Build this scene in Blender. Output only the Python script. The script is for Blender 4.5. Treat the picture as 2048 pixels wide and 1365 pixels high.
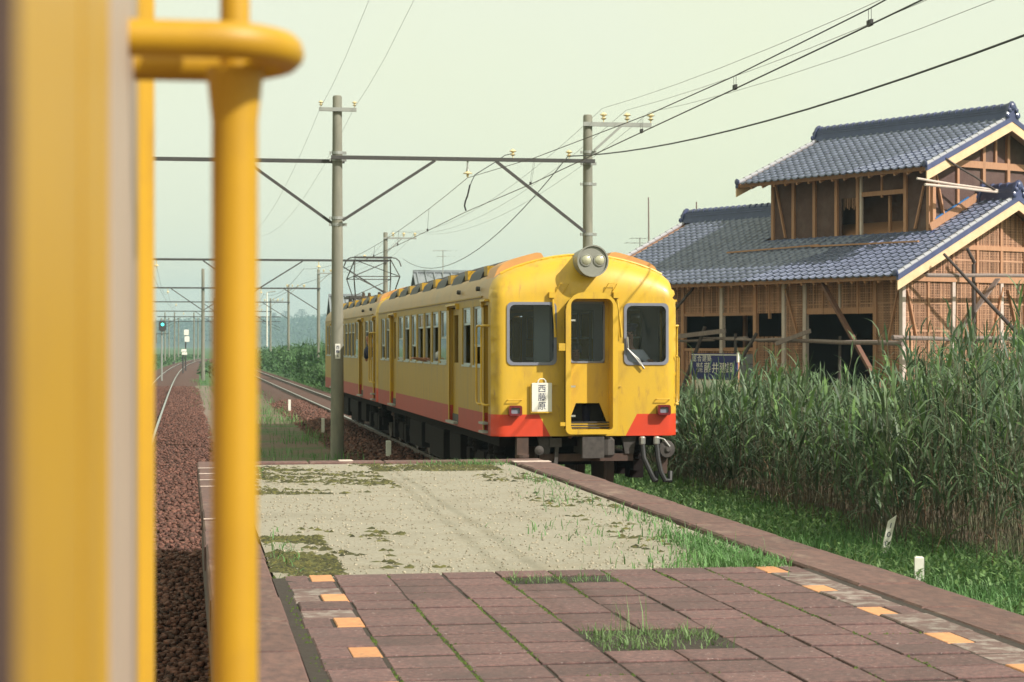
import bpy, math, random
import numpy as np
from mathutils import Vector, Matrix, geometry as mgeo

# ------------------------------------------------------------------ clear
for o in list(bpy.data.objects):
    bpy.data.objects.remove(o, do_unlink=True)
scene = bpy.context.scene
COL = scene.collection
R = math.radians
rng = np.random.default_rng(7)
random.seed(7)

# ------------------------------------------------------------------ camera (x = right of the track axis, y = along the track, z = up from rail top)
YAW = 9.2717
CAM_Z = 2.2
cd = bpy.data.cameras.new("camera")
cam = bpy.data.objects.new("camera", cd)
COL.objects.link(cam)
cam.location = (0.0, 0.0, CAM_Z)
cam.rotation_euler = (R(90.107), 0.0, R(-YAW))
cd.sensor_width = 36.0
cd.lens = 4000.0 / 2048.0 * 36.0
cd.clip_start = 0.05
cd.clip_end = 6000.0
cd.dof.use_dof = True
cd.dof.focus_distance = 16.0
cd.dof.aperture_fstop = 9.5
scene.camera = cam

# ------------------------------------------------------------------ world, sun, exposure
SUN_DIR = Vector((0.70, -0.70, 0.80)).normalized()      # towards the sun: behind the camera, to the right
el = math.asin(SUN_DIR.z)
rot = math.atan2(SUN_DIR.x, SUN_DIR.y)
world = bpy.data.worlds.new("World")
scene.world = world
world.use_nodes = True
nt = world.node_tree
nt.nodes.clear()
wo = nt.nodes.new("ShaderNodeOutputWorld")
bg = nt.nodes.new("ShaderNodeBackground")
sky = nt.nodes.new("ShaderNodeTexSky")
sky.sky_type = 'NISHITA'
sky.sun_disc = False
sky.sun_elevation = el
sky.sun_rotation = rot
sky.air_density = 1.0
sky.dust_density = 4.0
sky.ozone_density = 0.6
mixn = nt.nodes.new("ShaderNodeMix")
mixn.data_type = 'RGBA'
mixn.inputs[0].default_value = 0.80
SKY_STRENGTH = 0.10
# a hazy summer sky: most of the blue is veiled by bright, slightly yellow-green vapour
tcw = nt.nodes.new("ShaderNodeTexCoord")
nzw = nt.nodes.new("ShaderNodeTexNoise")
nzw.inputs["Scale"].default_value = 1.6
nzw.inputs["Detail"].default_value = 4.0
nt.links.new(tcw.outputs["Generated"], nzw.inputs["Vector"])
mrw = nt.nodes.new("ShaderNodeMapRange")
mrw.inputs[1].default_value, mrw.inputs[2].default_value = 0.36, 0.64
nt.links.new(nzw.outputs["Fac"], mrw.inputs[0])
veil = nt.nodes.new("ShaderNodeMix")
veil.data_type = 'RGBA'
veil.inputs[6].default_value = (7.45, 7.6, 4.3, 1.0)
veil.inputs[7].default_value = (7.2, 7.35, 5.9, 1.0)
nt.links.new(mrw.outputs[0], veil.inputs[0])
nt.links.new(veil.outputs[2], mixn.inputs[7])
nt.links.new(sky.outputs[0], mixn.inputs[6])
nt.links.new(mixn.outputs[2], bg.inputs[0])
bg.inputs[1].default_value = SKY_STRENGTH
nt.links.new(bg.outputs[0], wo.inputs[0])

sd = bpy.data.lights.new("sun", 'SUN')
sd.energy = 4.2
sd.angle = R(0.6)
sd.color = (1.0, 0.94, 0.84)
sun = bpy.data.objects.new("sun", sd)
COL.objects.link(sun)
sun.rotation_euler = SUN_DIR.to_track_quat('Z', 'Y').to_euler()
sun.location = (20, -20, 40)

scene.view_settings.view_transform = 'Standard'
scene.view_settings.look = 'None'
scene.view_settings.gamma = 1.0
scene.view_settings.use_curve_mapping = False
scene.view_settings.exposure = 0.55
scene.cycles.max_bounces = 6
scene.cycles.transparent_max_bounces = 12
scene.cycles.volume_bounces = 0

# ------------------------------------------------------------------ helpers
def cam_uv(px):
    r = (px - 1024.0) / 4000.0
    c, s = math.cos(R(YAW)), math.sin(R(YAW))
    return r * c + s, c - r * s
def at_depth(px, py, Z):
    a, b = cam_uv(px)
    return Vector((a * Z, b * Z, CAM_Z - (py - 690.0) * Z / 4000.0))
def at_y(px, py, Y):
    a, b = cam_uv(px)
    return at_depth(px, py, Y / b)
def at_x(px, py, X):
    a, b = cam_uv(px)
    return at_depth(px, py, X / a)
def at_z(px, py, z):
    return at_depth(px, py, 4000.0 * (CAM_Z - z) / (py - 690.0))

class MB:
    """collects simple shapes, then links them as ONE mesh object"""
    def __init__(s):
        s.v, s.f, s.m = [], [], []
    def add(s, verts, faces, mat=0):
        n = len(s.v)
        s.v += [tuple(v) for v in verts]
        s.f += [tuple(i + n for i in f) for f in faces]
        s.m += [mat] * len(faces)
        return s
    def box(s, x0, x1, y0, y1, z0, z1, mat=0, M=None):
        vs = [Vector((x, y, z)) for z in (z0, z1) for y in (y0, y1) for x in (x0, x1)]
        if M is not None:
            vs = [M @ v for v in vs]
        return s.add(vs, [(0, 2, 3, 1), (4, 5, 7, 6), (0, 1, 5, 4), (2, 6, 7, 3), (0, 4, 6, 2), (1, 3, 7, 5)], mat)
    def bevbox(s, x0, x1, y0, y1, z0, z1, b=0.01, mat=0, M=None):
        """a box whose top edges are chamfered"""
        vs = [Vector(p) for p in ((x0, y0, z0), (x1, y0, z0), (x1, y1, z0), (x0, y1, z0),
              (x0, y0, z1 - b), (x1, y0, z1 - b), (x1, y1, z1 - b), (x0, y1, z1 - b),
              (x0 + b, y0 + b, z1), (x1 - b, y0 + b, z1), (x1 - b, y1 - b, z1), (x0 + b, y1 - b, z1))]
        if M is not None:
            vs = [M @ v for v in vs]
        fs = [(3, 2, 1, 0), (8, 9, 10, 11)]
        for i in range(4):
            j = (i + 1) % 4
            fs += [(i, j, 4 + j, 4 + i), (4 + i, 4 + j, 8 + j, 8 + i)]
        return s.add(vs, fs, mat)
    def bar(s, p0, p1, w, h, mat=0, up=(0, 0, 1)):
        p0, p1 = Vector(p0), Vector(p1)
        d = (p1 - p0).normalized()
        u = Vector(up)
        if abs(d.dot(u)) > 0.98:
            u = Vector((0, 1, 0))
        sx = d.cross(u).normalized() * (w / 2)
        sz = sx.cross(d).normalized() * (h / 2)
        vs = [p + a * sx + b * sz for p in (p0, p1) for a, b in ((-1, -1), (1, -1), (1, 1), (-1, 1))]
        return s.add(vs, [(3, 2, 1, 0), (4, 5, 6, 7), (0, 1, 5, 4), (1, 2, 6, 5), (2, 3, 7, 6), (3, 0, 4, 7)], mat)
    def tube(s, pts, r, n=8, mat=0, caps=True):
        pts = [Vector(p) for p in pts]
        rs = r if isinstance(r, (list, tuple)) else [r] * len(pts)
        vs, fs = [], []
        prev = None
        for i, p in enumerate(pts):
            a = pts[max(i - 1, 0)]
            b = pts[min(i + 1, len(pts) - 1)]
            d = (b - a).normalized()
            if prev is None:
                u = Vector((0, 0, 1)) if abs(d.z) < 0.9 else Vector((1, 0, 0))
                x = d.cross(u).normalized()
            else:
                x = (prev - d * prev.dot(d)).normalized()
            prev = x
            y = d.cross(x)
            for k in range(n):
                t = 2 * math.pi * k / n
                vs.append(p + (x * math.cos(t) + y * math.sin(t)) * rs[i])
        for i in range(len(pts) - 1):
            for k in range(n):
                j = (k + 1) % n
                fs.append((i * n + k, i * n + j, (i + 1) * n + j, (i + 1) * n + k))
        if caps:
            fs.append(tuple(range(n - 1, -1, -1)))
            fs.append(tuple(range((len(pts) - 1) * n, len(pts) * n)))
        return s.add(vs, fs, mat)
    def lathe(s, prof, o=(0, 0, 0), axis=(0, 0, 1), n=16, mat=0):
        """prof: (radius, height along the axis) pairs"""
        o = Vector(o)
        d = Vector(axis).normalized()
        u = Vector((0, 0, 1)) if abs(d.z) < 0.9 else Vector((1, 0, 0))
        x = d.cross(u).normalized()
        y = d.cross(x)
        vs, fs = [], []
        for r, h in prof:
            for k in range(n):
                t = 2 * math.pi * k / n
                vs.append(o + d * h + (x * math.cos(t) + y * math.sin(t)) * max(r, 1e-4))
        for i in range(len(prof) - 1):
            for k in range(n):
                j = (k + 1) % n
                fs.append((i * n + k, i * n + j, (i + 1) * n + j, (i + 1) * n + k))
        fs.append(tuple(range(n - 1, -1, -1)))
        fs.append(tuple(range((len(prof) - 1) * n, len(prof) * n)))
        return s.add(vs, fs, mat)
    def prism(s, poly, f0, f1, mat=0):
        """poly of 2-D points, mapped by f0 to the front and by f1 to the back face"""
        n = len(poly)
        vs = [f0(*p) for p in poly] + [f1(*p) for p in poly]
        fs = [tuple(range(n)), tuple(range(2 * n - 1, n - 1, -1))]
        for i in range(n):
            j = (i + 1) % n
            fs.append((i, i + n, j + n, j))
        return s.add(vs, fs, mat)
    def ring(s, outer, inner, f0, f1, mat=0):
        """plate with one hole: outer and inner loops of equal length"""
        n = len(outer)
        vs = [f0(*p) for p in outer] + [f0(*p) for p in inner] + [f1(*p) for p in outer] + [f1(*p) for p in inner]
        fs = []
        for i in range(n):
            j = (i + 1) % n
            fs += [(i, j, n + j, n + i), (2 * n + j, 2 * n + i, 3 * n + i, 3 * n + j),
                   (i, 2 * n + i, 2 * n + j, j), (n + i, n + j, 3 * n + j, 3 * n + i)]
        return s.add(vs, fs, mat)
    def mesh(s, name, mats, smooth=False, fix=True):
        me = bpy.data.meshes.new(name)
        me.from_pydata(s.v, [], s.f)
        for m in (mats if isinstance(mats, (list, tuple)) else [mats]):
            me.materials.append(m)
        if any(s.m):
            me.polygons.foreach_set("material_index", s.m)
        if fix:
            import bmesh
            bm = bmesh.new()
            bm.from_mesh(me)
            bmesh.ops.recalc_face_normals(bm, faces=bm.faces[:])
            bm.to_mesh(me)
            bm.free()
        if smooth:
            me.shade_smooth() if hasattr(me, "shade_smooth") else None
            try:
                me.set_sharp_from_angle(angle=R(38))
            except Exception:
                pass
        me.update()
        return me
    def build(s, name, mats, parent=None, smooth=False, loc=None, fix=True):
        return link(name, s.mesh(name, mats, smooth, fix), parent, loc)

def link(name, me, parent=None, loc=None):
    o = bpy.data.objects.new(name, me)
    COL.objects.link(o)
    if parent is not None:
        o.parent = parent
    if loc is not None:
        o.location = loc
    return o
def tag(o, label, cat, group=None, kind=None):
    if label: o["label"] = label
    if cat: o["category"] = cat
    if group: o["group"] = group
    if kind: o["kind"] = kind
    return o
def thing(name, label, cat, loc=(0, 0, 0), rz=0.0, group=None):
    o = bpy.data.objects.new(name, None)
    COL.objects.link(o)
    o.location = loc
    o.rotation_euler = (0, 0, rz)
    o.empty_display_size = 0.2
    return tag(o, label, cat, group)
def structure(o):
    o["kind"] = "structure"
    return o
def stuff(o, label=None, cat=None):
    o["kind"] = "stuff"
    return tag(o, label, cat)
def kids(o):
    return [c for c in bpy.data.objects if c.parent == o]
def copy_tree(o, parent=None):
    c = o.copy()
    COL.objects.link(c)
    c.parent = parent
    for ch in kids(o):
        copy_tree(ch, c)
    return c
def np_mesh(name, verts, faces, mat, smooth=False):
    """verts (n,3), faces (m,k) arrays, all faces with k corners"""
    verts = np.asarray(verts, dtype=np.float32)
    faces = np.asarray(faces, dtype=np.int32)
    me = bpy.data.meshes.new(name)
    me.vertices.add(len(verts))
    me.vertices.foreach_set("co", verts.ravel())
    m, k = faces.shape
    me.loops.add(m * k)
    me.loops.foreach_set("vertex_index", faces.ravel())
    me.polygons.add(m)
    me.polygons.foreach_set("loop_start", np.arange(0, m * k, k, dtype=np.int32))
    me.polygons.foreach_set("loop_total", np.full(m, k, dtype=np.int32))
    me.materials.append(mat)
    me.update(calc_edges=True)
    if smooth:
        me.shade_smooth()
    return me
def rrect(x0, x1, z0, z1, r, n=5, rt=None):
    """rounded rectangle, counter-clockwise; rt = radius of the two upper corners"""
    rt = r if rt is None else rt
    pts = []
    for cx, cz, a0, rr in ((x1 - r, z0 + r, -90, r), (x1 - rt, z1 - rt, 0, rt), (x0 + rt, z1 - rt, 90, rt), (x0 + r, z0 + r, 180, r)):
        for i in range(n + 1):
            t = R(a0 + 90.0 * i / n)
            pts.append((cx + rr * math.cos(t), cz + rr * math.sin(t)))
    return pts
def sagline(p0, p1, sag, n=14):
    p0, p1 = Vector(p0), Vector(p1)
    return [p0.lerp(p1, i / n) - Vector((0, 0, sag * 4 * (i / n) * (1 - i / n))) for i in range(n + 1)]

# ------------------------------------------------------------------ materials
def mat(name, c, rough=0.7, c2=None, scale=6.0, amt=0.5, bump=0.0, bscale=None, metal=0.0, rand=0.0, spec=0.5,
        c3=None, scale3=1.5, t3=(0.5, 0.62), stretch=None, coat=0.0, detail=6.0, island=0.0, transl=0.0, worldco=False, c4=None, scale4=1.0, t4=(0.45, 0.7)):
    """c..c2 mixed by a fine noise; c3 appears in patches of a coarse noise; rand varies brightness per object, island per loose piece"""
    m = bpy.data.materials.new(name)
    m.use_nodes = True
    t = m.node_tree
    N, L = t.nodes, t.links
    b = N["Principled BSDF"]
    b.inputs["Roughness"].default_value = rough
    b.inputs["Metallic"].default_value = metal
    b.inputs["Specular IOR Level"].default_value = spec
    if coat:
        b.inputs["Coat Weight"].default_value = coat
        b.inputs["Coat Roughness"].default_value = 0.15
    tc = N.new("ShaderNodeTexCoord")
    if worldco:
        g = N.new("ShaderNodeNewGeometry")
        co = g.outputs["Position"]
    else:
        co = tc.outputs["Object"]
    if stretch:
        mp = N.new("ShaderNodeMapping")
        mp.inputs["Scale"].default_value = stretch
        L.new(co, mp.inputs[0])
        co = mp.outputs[0]
    def noise(sc, det=detail):
        n = N.new("ShaderNodeTexNoise")
        n.inputs["Scale"].default_value = sc
        n.inputs["Detail"].default_value = det
        n.inputs["Roughness"].default_value = 0.62
        L.new(co, n.inputs["Vector"])
        return n.outputs["Fac"]
    def mix(f, a, bb, typ='MIX'):
        x = N.new("ShaderNodeMix")
        x.data_type = 'RGBA'
        x.blend_type = typ
        for sock, val in ((x.inputs[0], f), (x.inputs[6], a), (x.inputs[7], bb)):
            if isinstance(val, (int, float)):
                sock.default_value = val
            elif isinstance(val, tuple):
                sock.default_value = (*val, 1.0)
            else:
                L.new(val, sock)
        return x.outputs[2]
    def ramp(f, a, bb):
        r = N.new("ShaderNodeMapRange")
        r.inputs[1].default_value, r.inputs[2].default_value = a, bb
        L.new(f, r.inputs[0])
        return r.outputs[0]
    col = c
    if c2 is not None:
        f = ramp(noise(scale), 0.5 - 0.25 / max(amt, 0.01) * 0.5, 0.5 + 0.25 / max(amt, 0.01) * 0.5)
        col = mix(f, c, c2)
    if c3 is not None:
        col = mix(ramp(noise(scale3, 8.0), *t3), col, c3)
    if c4 is not None:
        col = mix(ramp(noise(scale4, 5.0), *t4), col, c4)
    if rand or island:
        if rand:
            oi = N.new("ShaderNodeObjectInfo")
            src = oi.outputs["Random"]
            k = rand
        else:
            g2 = N.new("ShaderNodeNewGeometry")
            src = g2.outputs["Random Per Island"]
            k = island
        r = N.new("ShaderNodeMapRange")
        r.inputs[3].default_value, r.inputs[4].default_value = 1.0 - k, 1.0 + k
        L.new(src, r.inputs[0])
        vm = N.new("ShaderNodeVectorMath")
        vm.operation = 'SCALE'
        if isinstance(col, tuple):
            vm.inputs[0].default_value = col
        else:
            L.new(col, vm.inputs[0])
        L.new(r.outputs[0], vm.inputs["Scale"])
        col = vm.outputs[0]
    if isinstance(col, tuple):
        b.inputs["Base Color"].default_value = (*col, 1.0)
    else:
        L.new(col, b.inputs["Base Color"])
    if bump:
        bn = N.new("ShaderNodeBump")
        bn.inputs["Strength"].default_value = 1.0
        bn.inputs["Distance"].default_value = bump
        L.new(noise(bscale or scale * 2), bn.inputs["Height"])
        L.new(bn.outputs[0], b.inputs["Normal"])
    if transl:
        tr = N.new("ShaderNodeBsdfTranslucent")
        if isinstance(col, tuple):
            tr.inputs[0].default_value = (*col, 1.0)
        else:
            L.new(col, tr.inputs[0])
        ms = N.new("ShaderNodeMixShader")
        ms.inputs[0].default_value = transl
        L.new(b.outputs[0], ms.inputs[1])
        L.new(tr.outputs[0], ms.inputs[2])
        L.new(ms.outputs[0], N["Material Output"].inputs[0])
    return m
def glass_mat(name, tint, refl=0.12, rough=0.02):
    m = bpy.data.materials.new(name)
    m.use_nodes = True
    t = m.node_tree
    t.nodes.clear()
    o = t.nodes.new("ShaderNodeOutputMaterial")
    tr = t.nodes.new("ShaderNodeBsdfTransparent")
    tr.inputs[0].default_value = (*tint, 1)
    gl = t.nodes.new("ShaderNodeBsdfGlossy")
    gl.inputs["Roughness"].default_value = rough
    lw = t.nodes.new("ShaderNodeFresnel")
    lw.inputs[0].default_value = 1.5
    ad = t.nodes.new("ShaderNodeMath")
    ad.operation = 'ADD'
    ad.inputs[1].default_value = refl
    ad.use_clamp = True
    mx = t.nodes.new("ShaderNodeMixShader")
    t.links.new(lw.outputs[0], ad.inputs[0])
    t.links.new(ad.outputs[0], mx.inputs[0])
    t.links.new(tr.outputs[0], mx.inputs[1])
    t.links.new(gl.outputs[0], mx.inputs[2])
    t.links.new(mx.outputs[0], o.inputs[0])
    return m
def emit_mat(name, c, s):
    m = bpy.data.materials.new(name)
    m.use_nodes = True
    b = m.node_tree.nodes["Principled BSDF"]
    b.inputs["Base Color"].default_value = (*c, 1)
    b.inputs["Emission Color"].default_value = (*c, 1)
    b.inputs["Emission Strength"].default_value = s
    return m

M = {}
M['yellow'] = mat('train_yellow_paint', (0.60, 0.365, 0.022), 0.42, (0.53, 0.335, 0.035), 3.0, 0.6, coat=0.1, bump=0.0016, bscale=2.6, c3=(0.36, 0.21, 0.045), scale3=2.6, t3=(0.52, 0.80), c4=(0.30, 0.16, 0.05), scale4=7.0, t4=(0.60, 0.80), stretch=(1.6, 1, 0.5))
M['yellow_side'] = mat('shaded_weathered_yellow', (0.40, 0.232, 0.012), 0.45, (0.34, 0.215, 0.03), 2.0, 0.6, c3=(0.25, 0.18, 0.085), scale3=2.4, t3=(0.48, 0.74), c4=(0.17, 0.12, 0.07), scale4=6.0, t4=(0.58, 0.80), stretch=(1, 3.0, 0.30), spec=0.2)  # darker, duller copy of the train yellow: side's shade put in, plus dirt streaks
M['roof_yellow'] = mat('sky_paled_roof_paint', (0.42, 0.27, 0.115), 0.5, (0.36, 0.23, 0.11), 2.5, 0.6, c3=(0.33, 0.24, 0.14), scale3=1.4, t3=(0.48, 0.7))  # greyer base holds the sky reflected at a grazing angle; patches are weathering
M['hood'] = mat('faded_hood_paint', (0.56, 0.28, 0.085), 0.5, (0.48, 0.24, 0.08), 2.5, 0.6)
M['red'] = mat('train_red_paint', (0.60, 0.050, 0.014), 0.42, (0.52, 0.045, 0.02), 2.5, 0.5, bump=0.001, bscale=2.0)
M['red_side'] = mat('shaded_red_paint', (0.36, 0.036, 0.020), 0.5, (0.27, 0.036, 0.025), 3.0, 0.6, stretch=(1, 2, 0.6), spec=0.3)  # darker copy of the train red, with the side's shade in its colour
M['near_yellow'] = mat('near_yellow_paint', (0.47, 0.265, 0.006), 0.5, (0.38, 0.21, 0.008), 2.5, 0.7, c3=(0.28, 0.15, 0.02), scale3=3.0, t3=(0.56, 0.8))
M['win_panel'] = mat('beige_window_panel', (0.43, 0.34, 0.28), 0.55, (0.38, 0.30, 0.25), 8.0, 0.5, metal=0.2)  # beige stands in for sky and yellow paint reflected at the near window
M['sash'] = mat('window_sash_metal', (0.42, 0.44, 0.46), 0.35, metal=0.6)
M['rubber_grey'] = mat('window_rubber', (0.17, 0.18, 0.23), 0.5)
M['black'] = mat('black_rubber', (0.012, 0.012, 0.014), 0.6)
M['under'] = mat('dark_underframe', (0.010, 0.008, 0.009), 0.85, (0.018, 0.012, 0.011), 5.0, 0.5, spec=0.1)
M['under_rust'] = mat('rusty_underframe', (0.085, 0.048, 0.036), 0.8, (0.05, 0.03, 0.025), 12.0, 0.6)
M['under_grey'] = mat('grey_underframe', (0.070, 0.060, 0.056), 0.8, (0.032, 0.027, 0.026), 12.0, 0.6)
M['interior'] = mat('pale_interior', (0.17, 0.19, 0.235), 0.6)
M['blind'] = mat('pale_green_blind', (0.34, 0.38, 0.34), 0.8)
M['interior_dark'] = mat('interior_floor', (0.05, 0.05, 0.05), 0.7)
M['seat'] = mat('seat_moquette', (0.05, 0.07, 0.12), 0.9)
M['glass'] = glass_mat('window_glass', (0.82, 0.86, 0.94), -0.018)
M['glass_sky'] = glass_mat('reflecting_window_glass', (0.5, 0.58, 0.56), 0.22, 0.05)
M['vent_dark'] = mat('roof_vent_dark', (0.035, 0.035, 0.04), 0.6)
M['lamp_grey'] = mat('headlamp_face', (0.24, 0.24, 0.21), 0.45, (0.2, 0.2, 0.18), 9.0, 0.4)
M['lens'] = mat('headlamp_lens', (0.30, 0.30, 0.22), 0.10, (0.45, 0.43, 0.30), 14.0, 0.6, spec=0.9, coat=0.8)
M['tail'] = mat('tail_lamp_housing', (0.13, 0.006, 0.012), 0.3, coat=0.4)
M['chrome'] = mat('bright_metal', (0.55, 0.55, 0.54), 0.3, metal=0.8)
M['white'] = mat('white_paint', (0.74, 0.73, 0.68), 0.5, (0.66, 0.64, 0.58), 7.0, 0.5)
M['ink'] = mat('dark_ink', (0.03, 0.035, 0.10), 0.6)
M['conc_pole'] = mat('pole_concrete', (0.235, 0.225, 0.18), 0.85, (0.17, 0.165, 0.135), 9.0, 0.6, bump=0.004, c3=(0.15, 0.155, 0.13), scale3=2.2, t3=(0.45, 0.7), stretch=(1, 1, 0.25))
M['galv'] = mat('galvanised_steel', (0.33, 0.34, 0.33), 0.5, (0.25, 0.26, 0.25), 8.0, 0.5, metal=0.35)
M['steel_dark'] = mat('dark_steel', (0.045, 0.045, 0.05), 0.55, (0.07, 0.065, 0.06), 9.0, 0.5, metal=0.3)
M['porcelain'] = mat('glazed_porcelain', (0.62, 0.52, 0.30), 0.2, coat=0.5)
M['porc_dark'] = mat('brown_porcelain', (0.05, 0.03, 0.02), 0.25)
M['wire'] = mat('wire_copper_dark', (0.022, 0.02, 0.024), 0.55)
M['wire_thin'] = mat('wire_aluminium', (0.10, 0.10, 0.10), 0.5)
M['rail'] = mat('rail_steel', (0.12, 0.08, 0.065), 0.6, (0.08, 0.055, 0.05), 8.0, 0.5, metal=0.2)
M['railhead'] = mat('polished_rail_head', (0.50, 0.49, 0.48), 0.28, metal=0.9)
M['sleeper'] = mat('weathered_sleeper', (0.09, 0.065, 0.05), 0.9, (0.05, 0.035, 0.03), 12.0, 0.6, rand=0.25, stretch=(1, 4, 1))
M['ballast_bed'] = mat('ballast_bed', (0.105, 0.046, 0.034), 0.95, (0.05, 0.024, 0.02), 22.0, 0.9, bump=0.03, bscale=18.0, worldco=True)
M['stone'] = mat('ballast_stone', (0.145, 0.064, 0.047), 0.9, (0.085, 0.038, 0.031), 5.0, 0.5, island=0.55)
M['earth'] = mat('earth', (0.155, 0.105, 0.075), 0.95, (0.10, 0.07, 0.05), 5.0, 0.6, c3=(0.055, 0.10, 0.025), scale3=0.35, t3=(0.45, 0.6), bump=0.03, worldco=True)
M['path'] = mat('trodden_path', (0.20, 0.15, 0.125), 0.95, (0.14, 0.10, 0.08), 8.0, 0.6, c3=(0.07, 0.10, 0.03), scale3=0.8, t3=(0.55, 0.66), bump=0.02, worldco=True)
M['field'] = mat('grass_field', (0.050, 0.115, 0.026), 0.95, (0.030, 0.075, 0.022), 0.35, 0.7, worldco=True)
M['hill'] = mat('wooded_ground', (0.020, 0.045, 0.018), 0.95, (0.012, 0.03, 0.014), 0.05, 0.7, worldco=True)
M['hill_leaf'] = mat('wood_canopy', (0.022, 0.050, 0.020), 0.9, (0.035, 0.07, 0.024), 0.08, 0.7, worldco=True, island=0.4)
M['kerb'] = mat('rust_stained_kerb', (0.150, 0.080, 0.070), 0.9, (0.092, 0.052, 0.050), 22.0, 0.9, c3=(0.21, 0.145, 0.12), scale3=5.0, t3=(0.56, 0.72), bump=0.004, rand=0.10, worldco=True, stretch=(1.0, 0.45, 1.0))
M['kerb_white'] = mat('kerb_white_mark', (0.62, 0.50, 0.46), 0.8, (0.45, 0.34, 0.30), 9.0, 0.7)
M['wallconc'] = mat('platform_wall', (0.15, 0.11, 0.10), 0.9, (0.10, 0.07, 0.065), 4.0, 0.6, bump=0.006)
M['slab'] = mat('paving_slab', (0.165, 0.088, 0.085), 0.9, (0.088, 0.051, 0.054), 34.0, 1.0, c3=(0.36, 0.30, 0.29), scale3=60.0, t3=(0.62, 0.70), c4=(0.085, 0.055, 0.055), scale4=2.3, t4=(0.48, 0.78), bump=0.004, bscale=70.0, rand=0.17, worldco=True)
M['slab_grey'] = mat('mortar_covered_paver', (0.165, 0.108, 0.100), 0.95, (0.115, 0.070, 0.066), 11.0, 0.9, c3=(0.25, 0.21, 0.195), scale3=13.0, t3=(0.46, 0.62), bump=0.006, bscale=40.0, rand=0.15, worldco=True)
M['ytile'] = mat('yellow_paver', (0.58, 0.275, 0.125), 0.85, (0.46, 0.21, 0.10), 24.0, 0.8, c3=(0.30, 0.16, 0.10), scale3=16.0, t3=(0.56, 0.72), rand=0.14, bump=0.002, worldco=True)
M['joint'] = mat('joint_soil', (0.026, 0.018, 0.016), 0.95, (0.040, 0.028, 0.022), 9.0, 0.6, bump=0.01, worldco=True)
M['sand'] = mat('sandy_gravel', (0.318, 0.290, 0.238), 0.95, (0.24, 0.216, 0.178), 46.0, 0.8, c3=(0.24, 0.20, 0.145), scale3=3.0, t3=(0.52, 0.80), c4=(0.215, 0.19, 0.15), scale4=1.1, t4=(0.50, 0.80), bump=0.012, bscale=30.0, worldco=True)
M['pebble'] = mat('sandy_pebble', (0.34, 0.30, 0.235), 0.9, (0.27, 0.235, 0.18), 5.0, 0.5, island=0.30)
M['moss'] = mat('moss', (0.075, 0.115, 0.012), 0.95, (0.035, 0.055, 0.010), 30.0, 0.8, bump=0.01, bscale=60.0, worldco=True, island=0.3)
M['moss_dry'] = mat('dry_moss', (0.095, 0.085, 0.022), 0.95, (0.030, 0.034, 0.010), 26.0, 0.9, island=0.6, worldco=True)
M['grass'] = mat('grass_blade', (0.135, 0.265, 0.085), 0.6, (0.085, 0.195, 0.065), 1.3, 0.6, island=0.45, transl=0.35, worldco=True)
M['grass_pale'] = mat('sparse_grass_blade', (0.13, 0.235, 0.10), 0.6, (0.17, 0.25, 0.09), 1.5, 0.6, island=0.4, transl=0.3, worldco=True)
M['reed'] = mat('reed_leaf', (0.064, 0.124, 0.072), 0.55, (0.112, 0.160, 0.076), 0.7, 0.7, island=0.55, transl=0.25, worldco=True)
M['reed_stem'] = mat('reed_stem', (0.13, 0.125, 0.075), 0.7, (0.08, 0.07, 0.045), 1.0, 0.6, island=0.4, worldco=True)
M['dead_leaf'] = mat('withered_leaf', (0.17, 0.10, 0.055), 0.8, (0.09, 0.05, 0.035), 2.0, 0.6, island=0.4, worldco=True)
M['weed'] = mat('weed_leaf', (0.125, 0.22, 0.09), 0.6, (0.11, 0.19, 0.04), 3.0, 0.6, island=0.4, transl=0.3)
M['bush'] = mat('thicket_leaf', (0.036, 0.092, 0.030), 0.7, (0.060, 0.125, 0.035), 0.35, 0.7, island=0.5, transl=0.2, worldco=True)
M['wood'] = mat('fresh_timber', (0.44, 0.240, 0.145), 0.65, (0.35, 0.17, 0.09), 5.0, 0.6, rand=0.12, stretch=(6, 6, 0.7))
M['wood_pale'] = mat('pale_barge_board', (0.72, 0.52, 0.34), 0.6, (0.64, 0.42, 0.25), 4.0, 0.6, c3=(0.40, 0.20, 0.09), scale3=7.0, t3=(0.66, 0.74))
M['wrapped'] = mat('paper_wrapped_post', (0.58, 0.50, 0.46), 0.7, (0.48, 0.38, 0.34), 5.0, 0.6, rand=0.08)
M['wood_old'] = mat('weathered_log', (0.24, 0.19, 0.175), 0.85, (0.14, 0.105, 0.10), 7.0, 0.6, rand=0.15, stretch=(5, 5, 1))
M['wood_dark'] = mat('dark_log', (0.085, 0.065, 0.06), 0.85, (0.055, 0.04, 0.04), 7.0, 0.6)
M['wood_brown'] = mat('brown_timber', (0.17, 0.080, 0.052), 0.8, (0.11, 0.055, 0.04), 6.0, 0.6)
M['seed'] = mat('reed_plume', (0.21, 0.15, 0.095), 0.9, (0.14, 0.10, 0.07), 3.0, 0.6, island=0.4)
M['mud'] = mat('mud_plaster', (0.115, 0.068, 0.060), 0.95, (0.085, 0.05, 0.046), 4.0, 0.7, c3=(0.135, 0.09, 0.078), scale3=1.2, t3=(0.5, 0.7), bump=0.01)
M['lath'] = mat('bamboo_lath', (0.47, 0.270, 0.175), 0.8, (0.35, 0.19, 0.12), 2.0, 0.8, island=0.40)
M['lath_back'] = mat('reed_backing', (0.17, 0.085, 0.05), 0.9, (0.07, 0.036, 0.025), 16.0, 0.9, stretch=(3, 3, 0.5))
M['dark_in'] = mat('unlit_timber', (0.018, 0.012, 0.012), 0.9)  # nearly black: the shade inside the house is put into this colour
M['tile'] = mat('glazed_roof_tile', (0.172, 0.192, 0.290), 0.34, (0.125, 0.142, 0.225), 3.0, 0.6, rand=0.14, coat=0.35)
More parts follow.
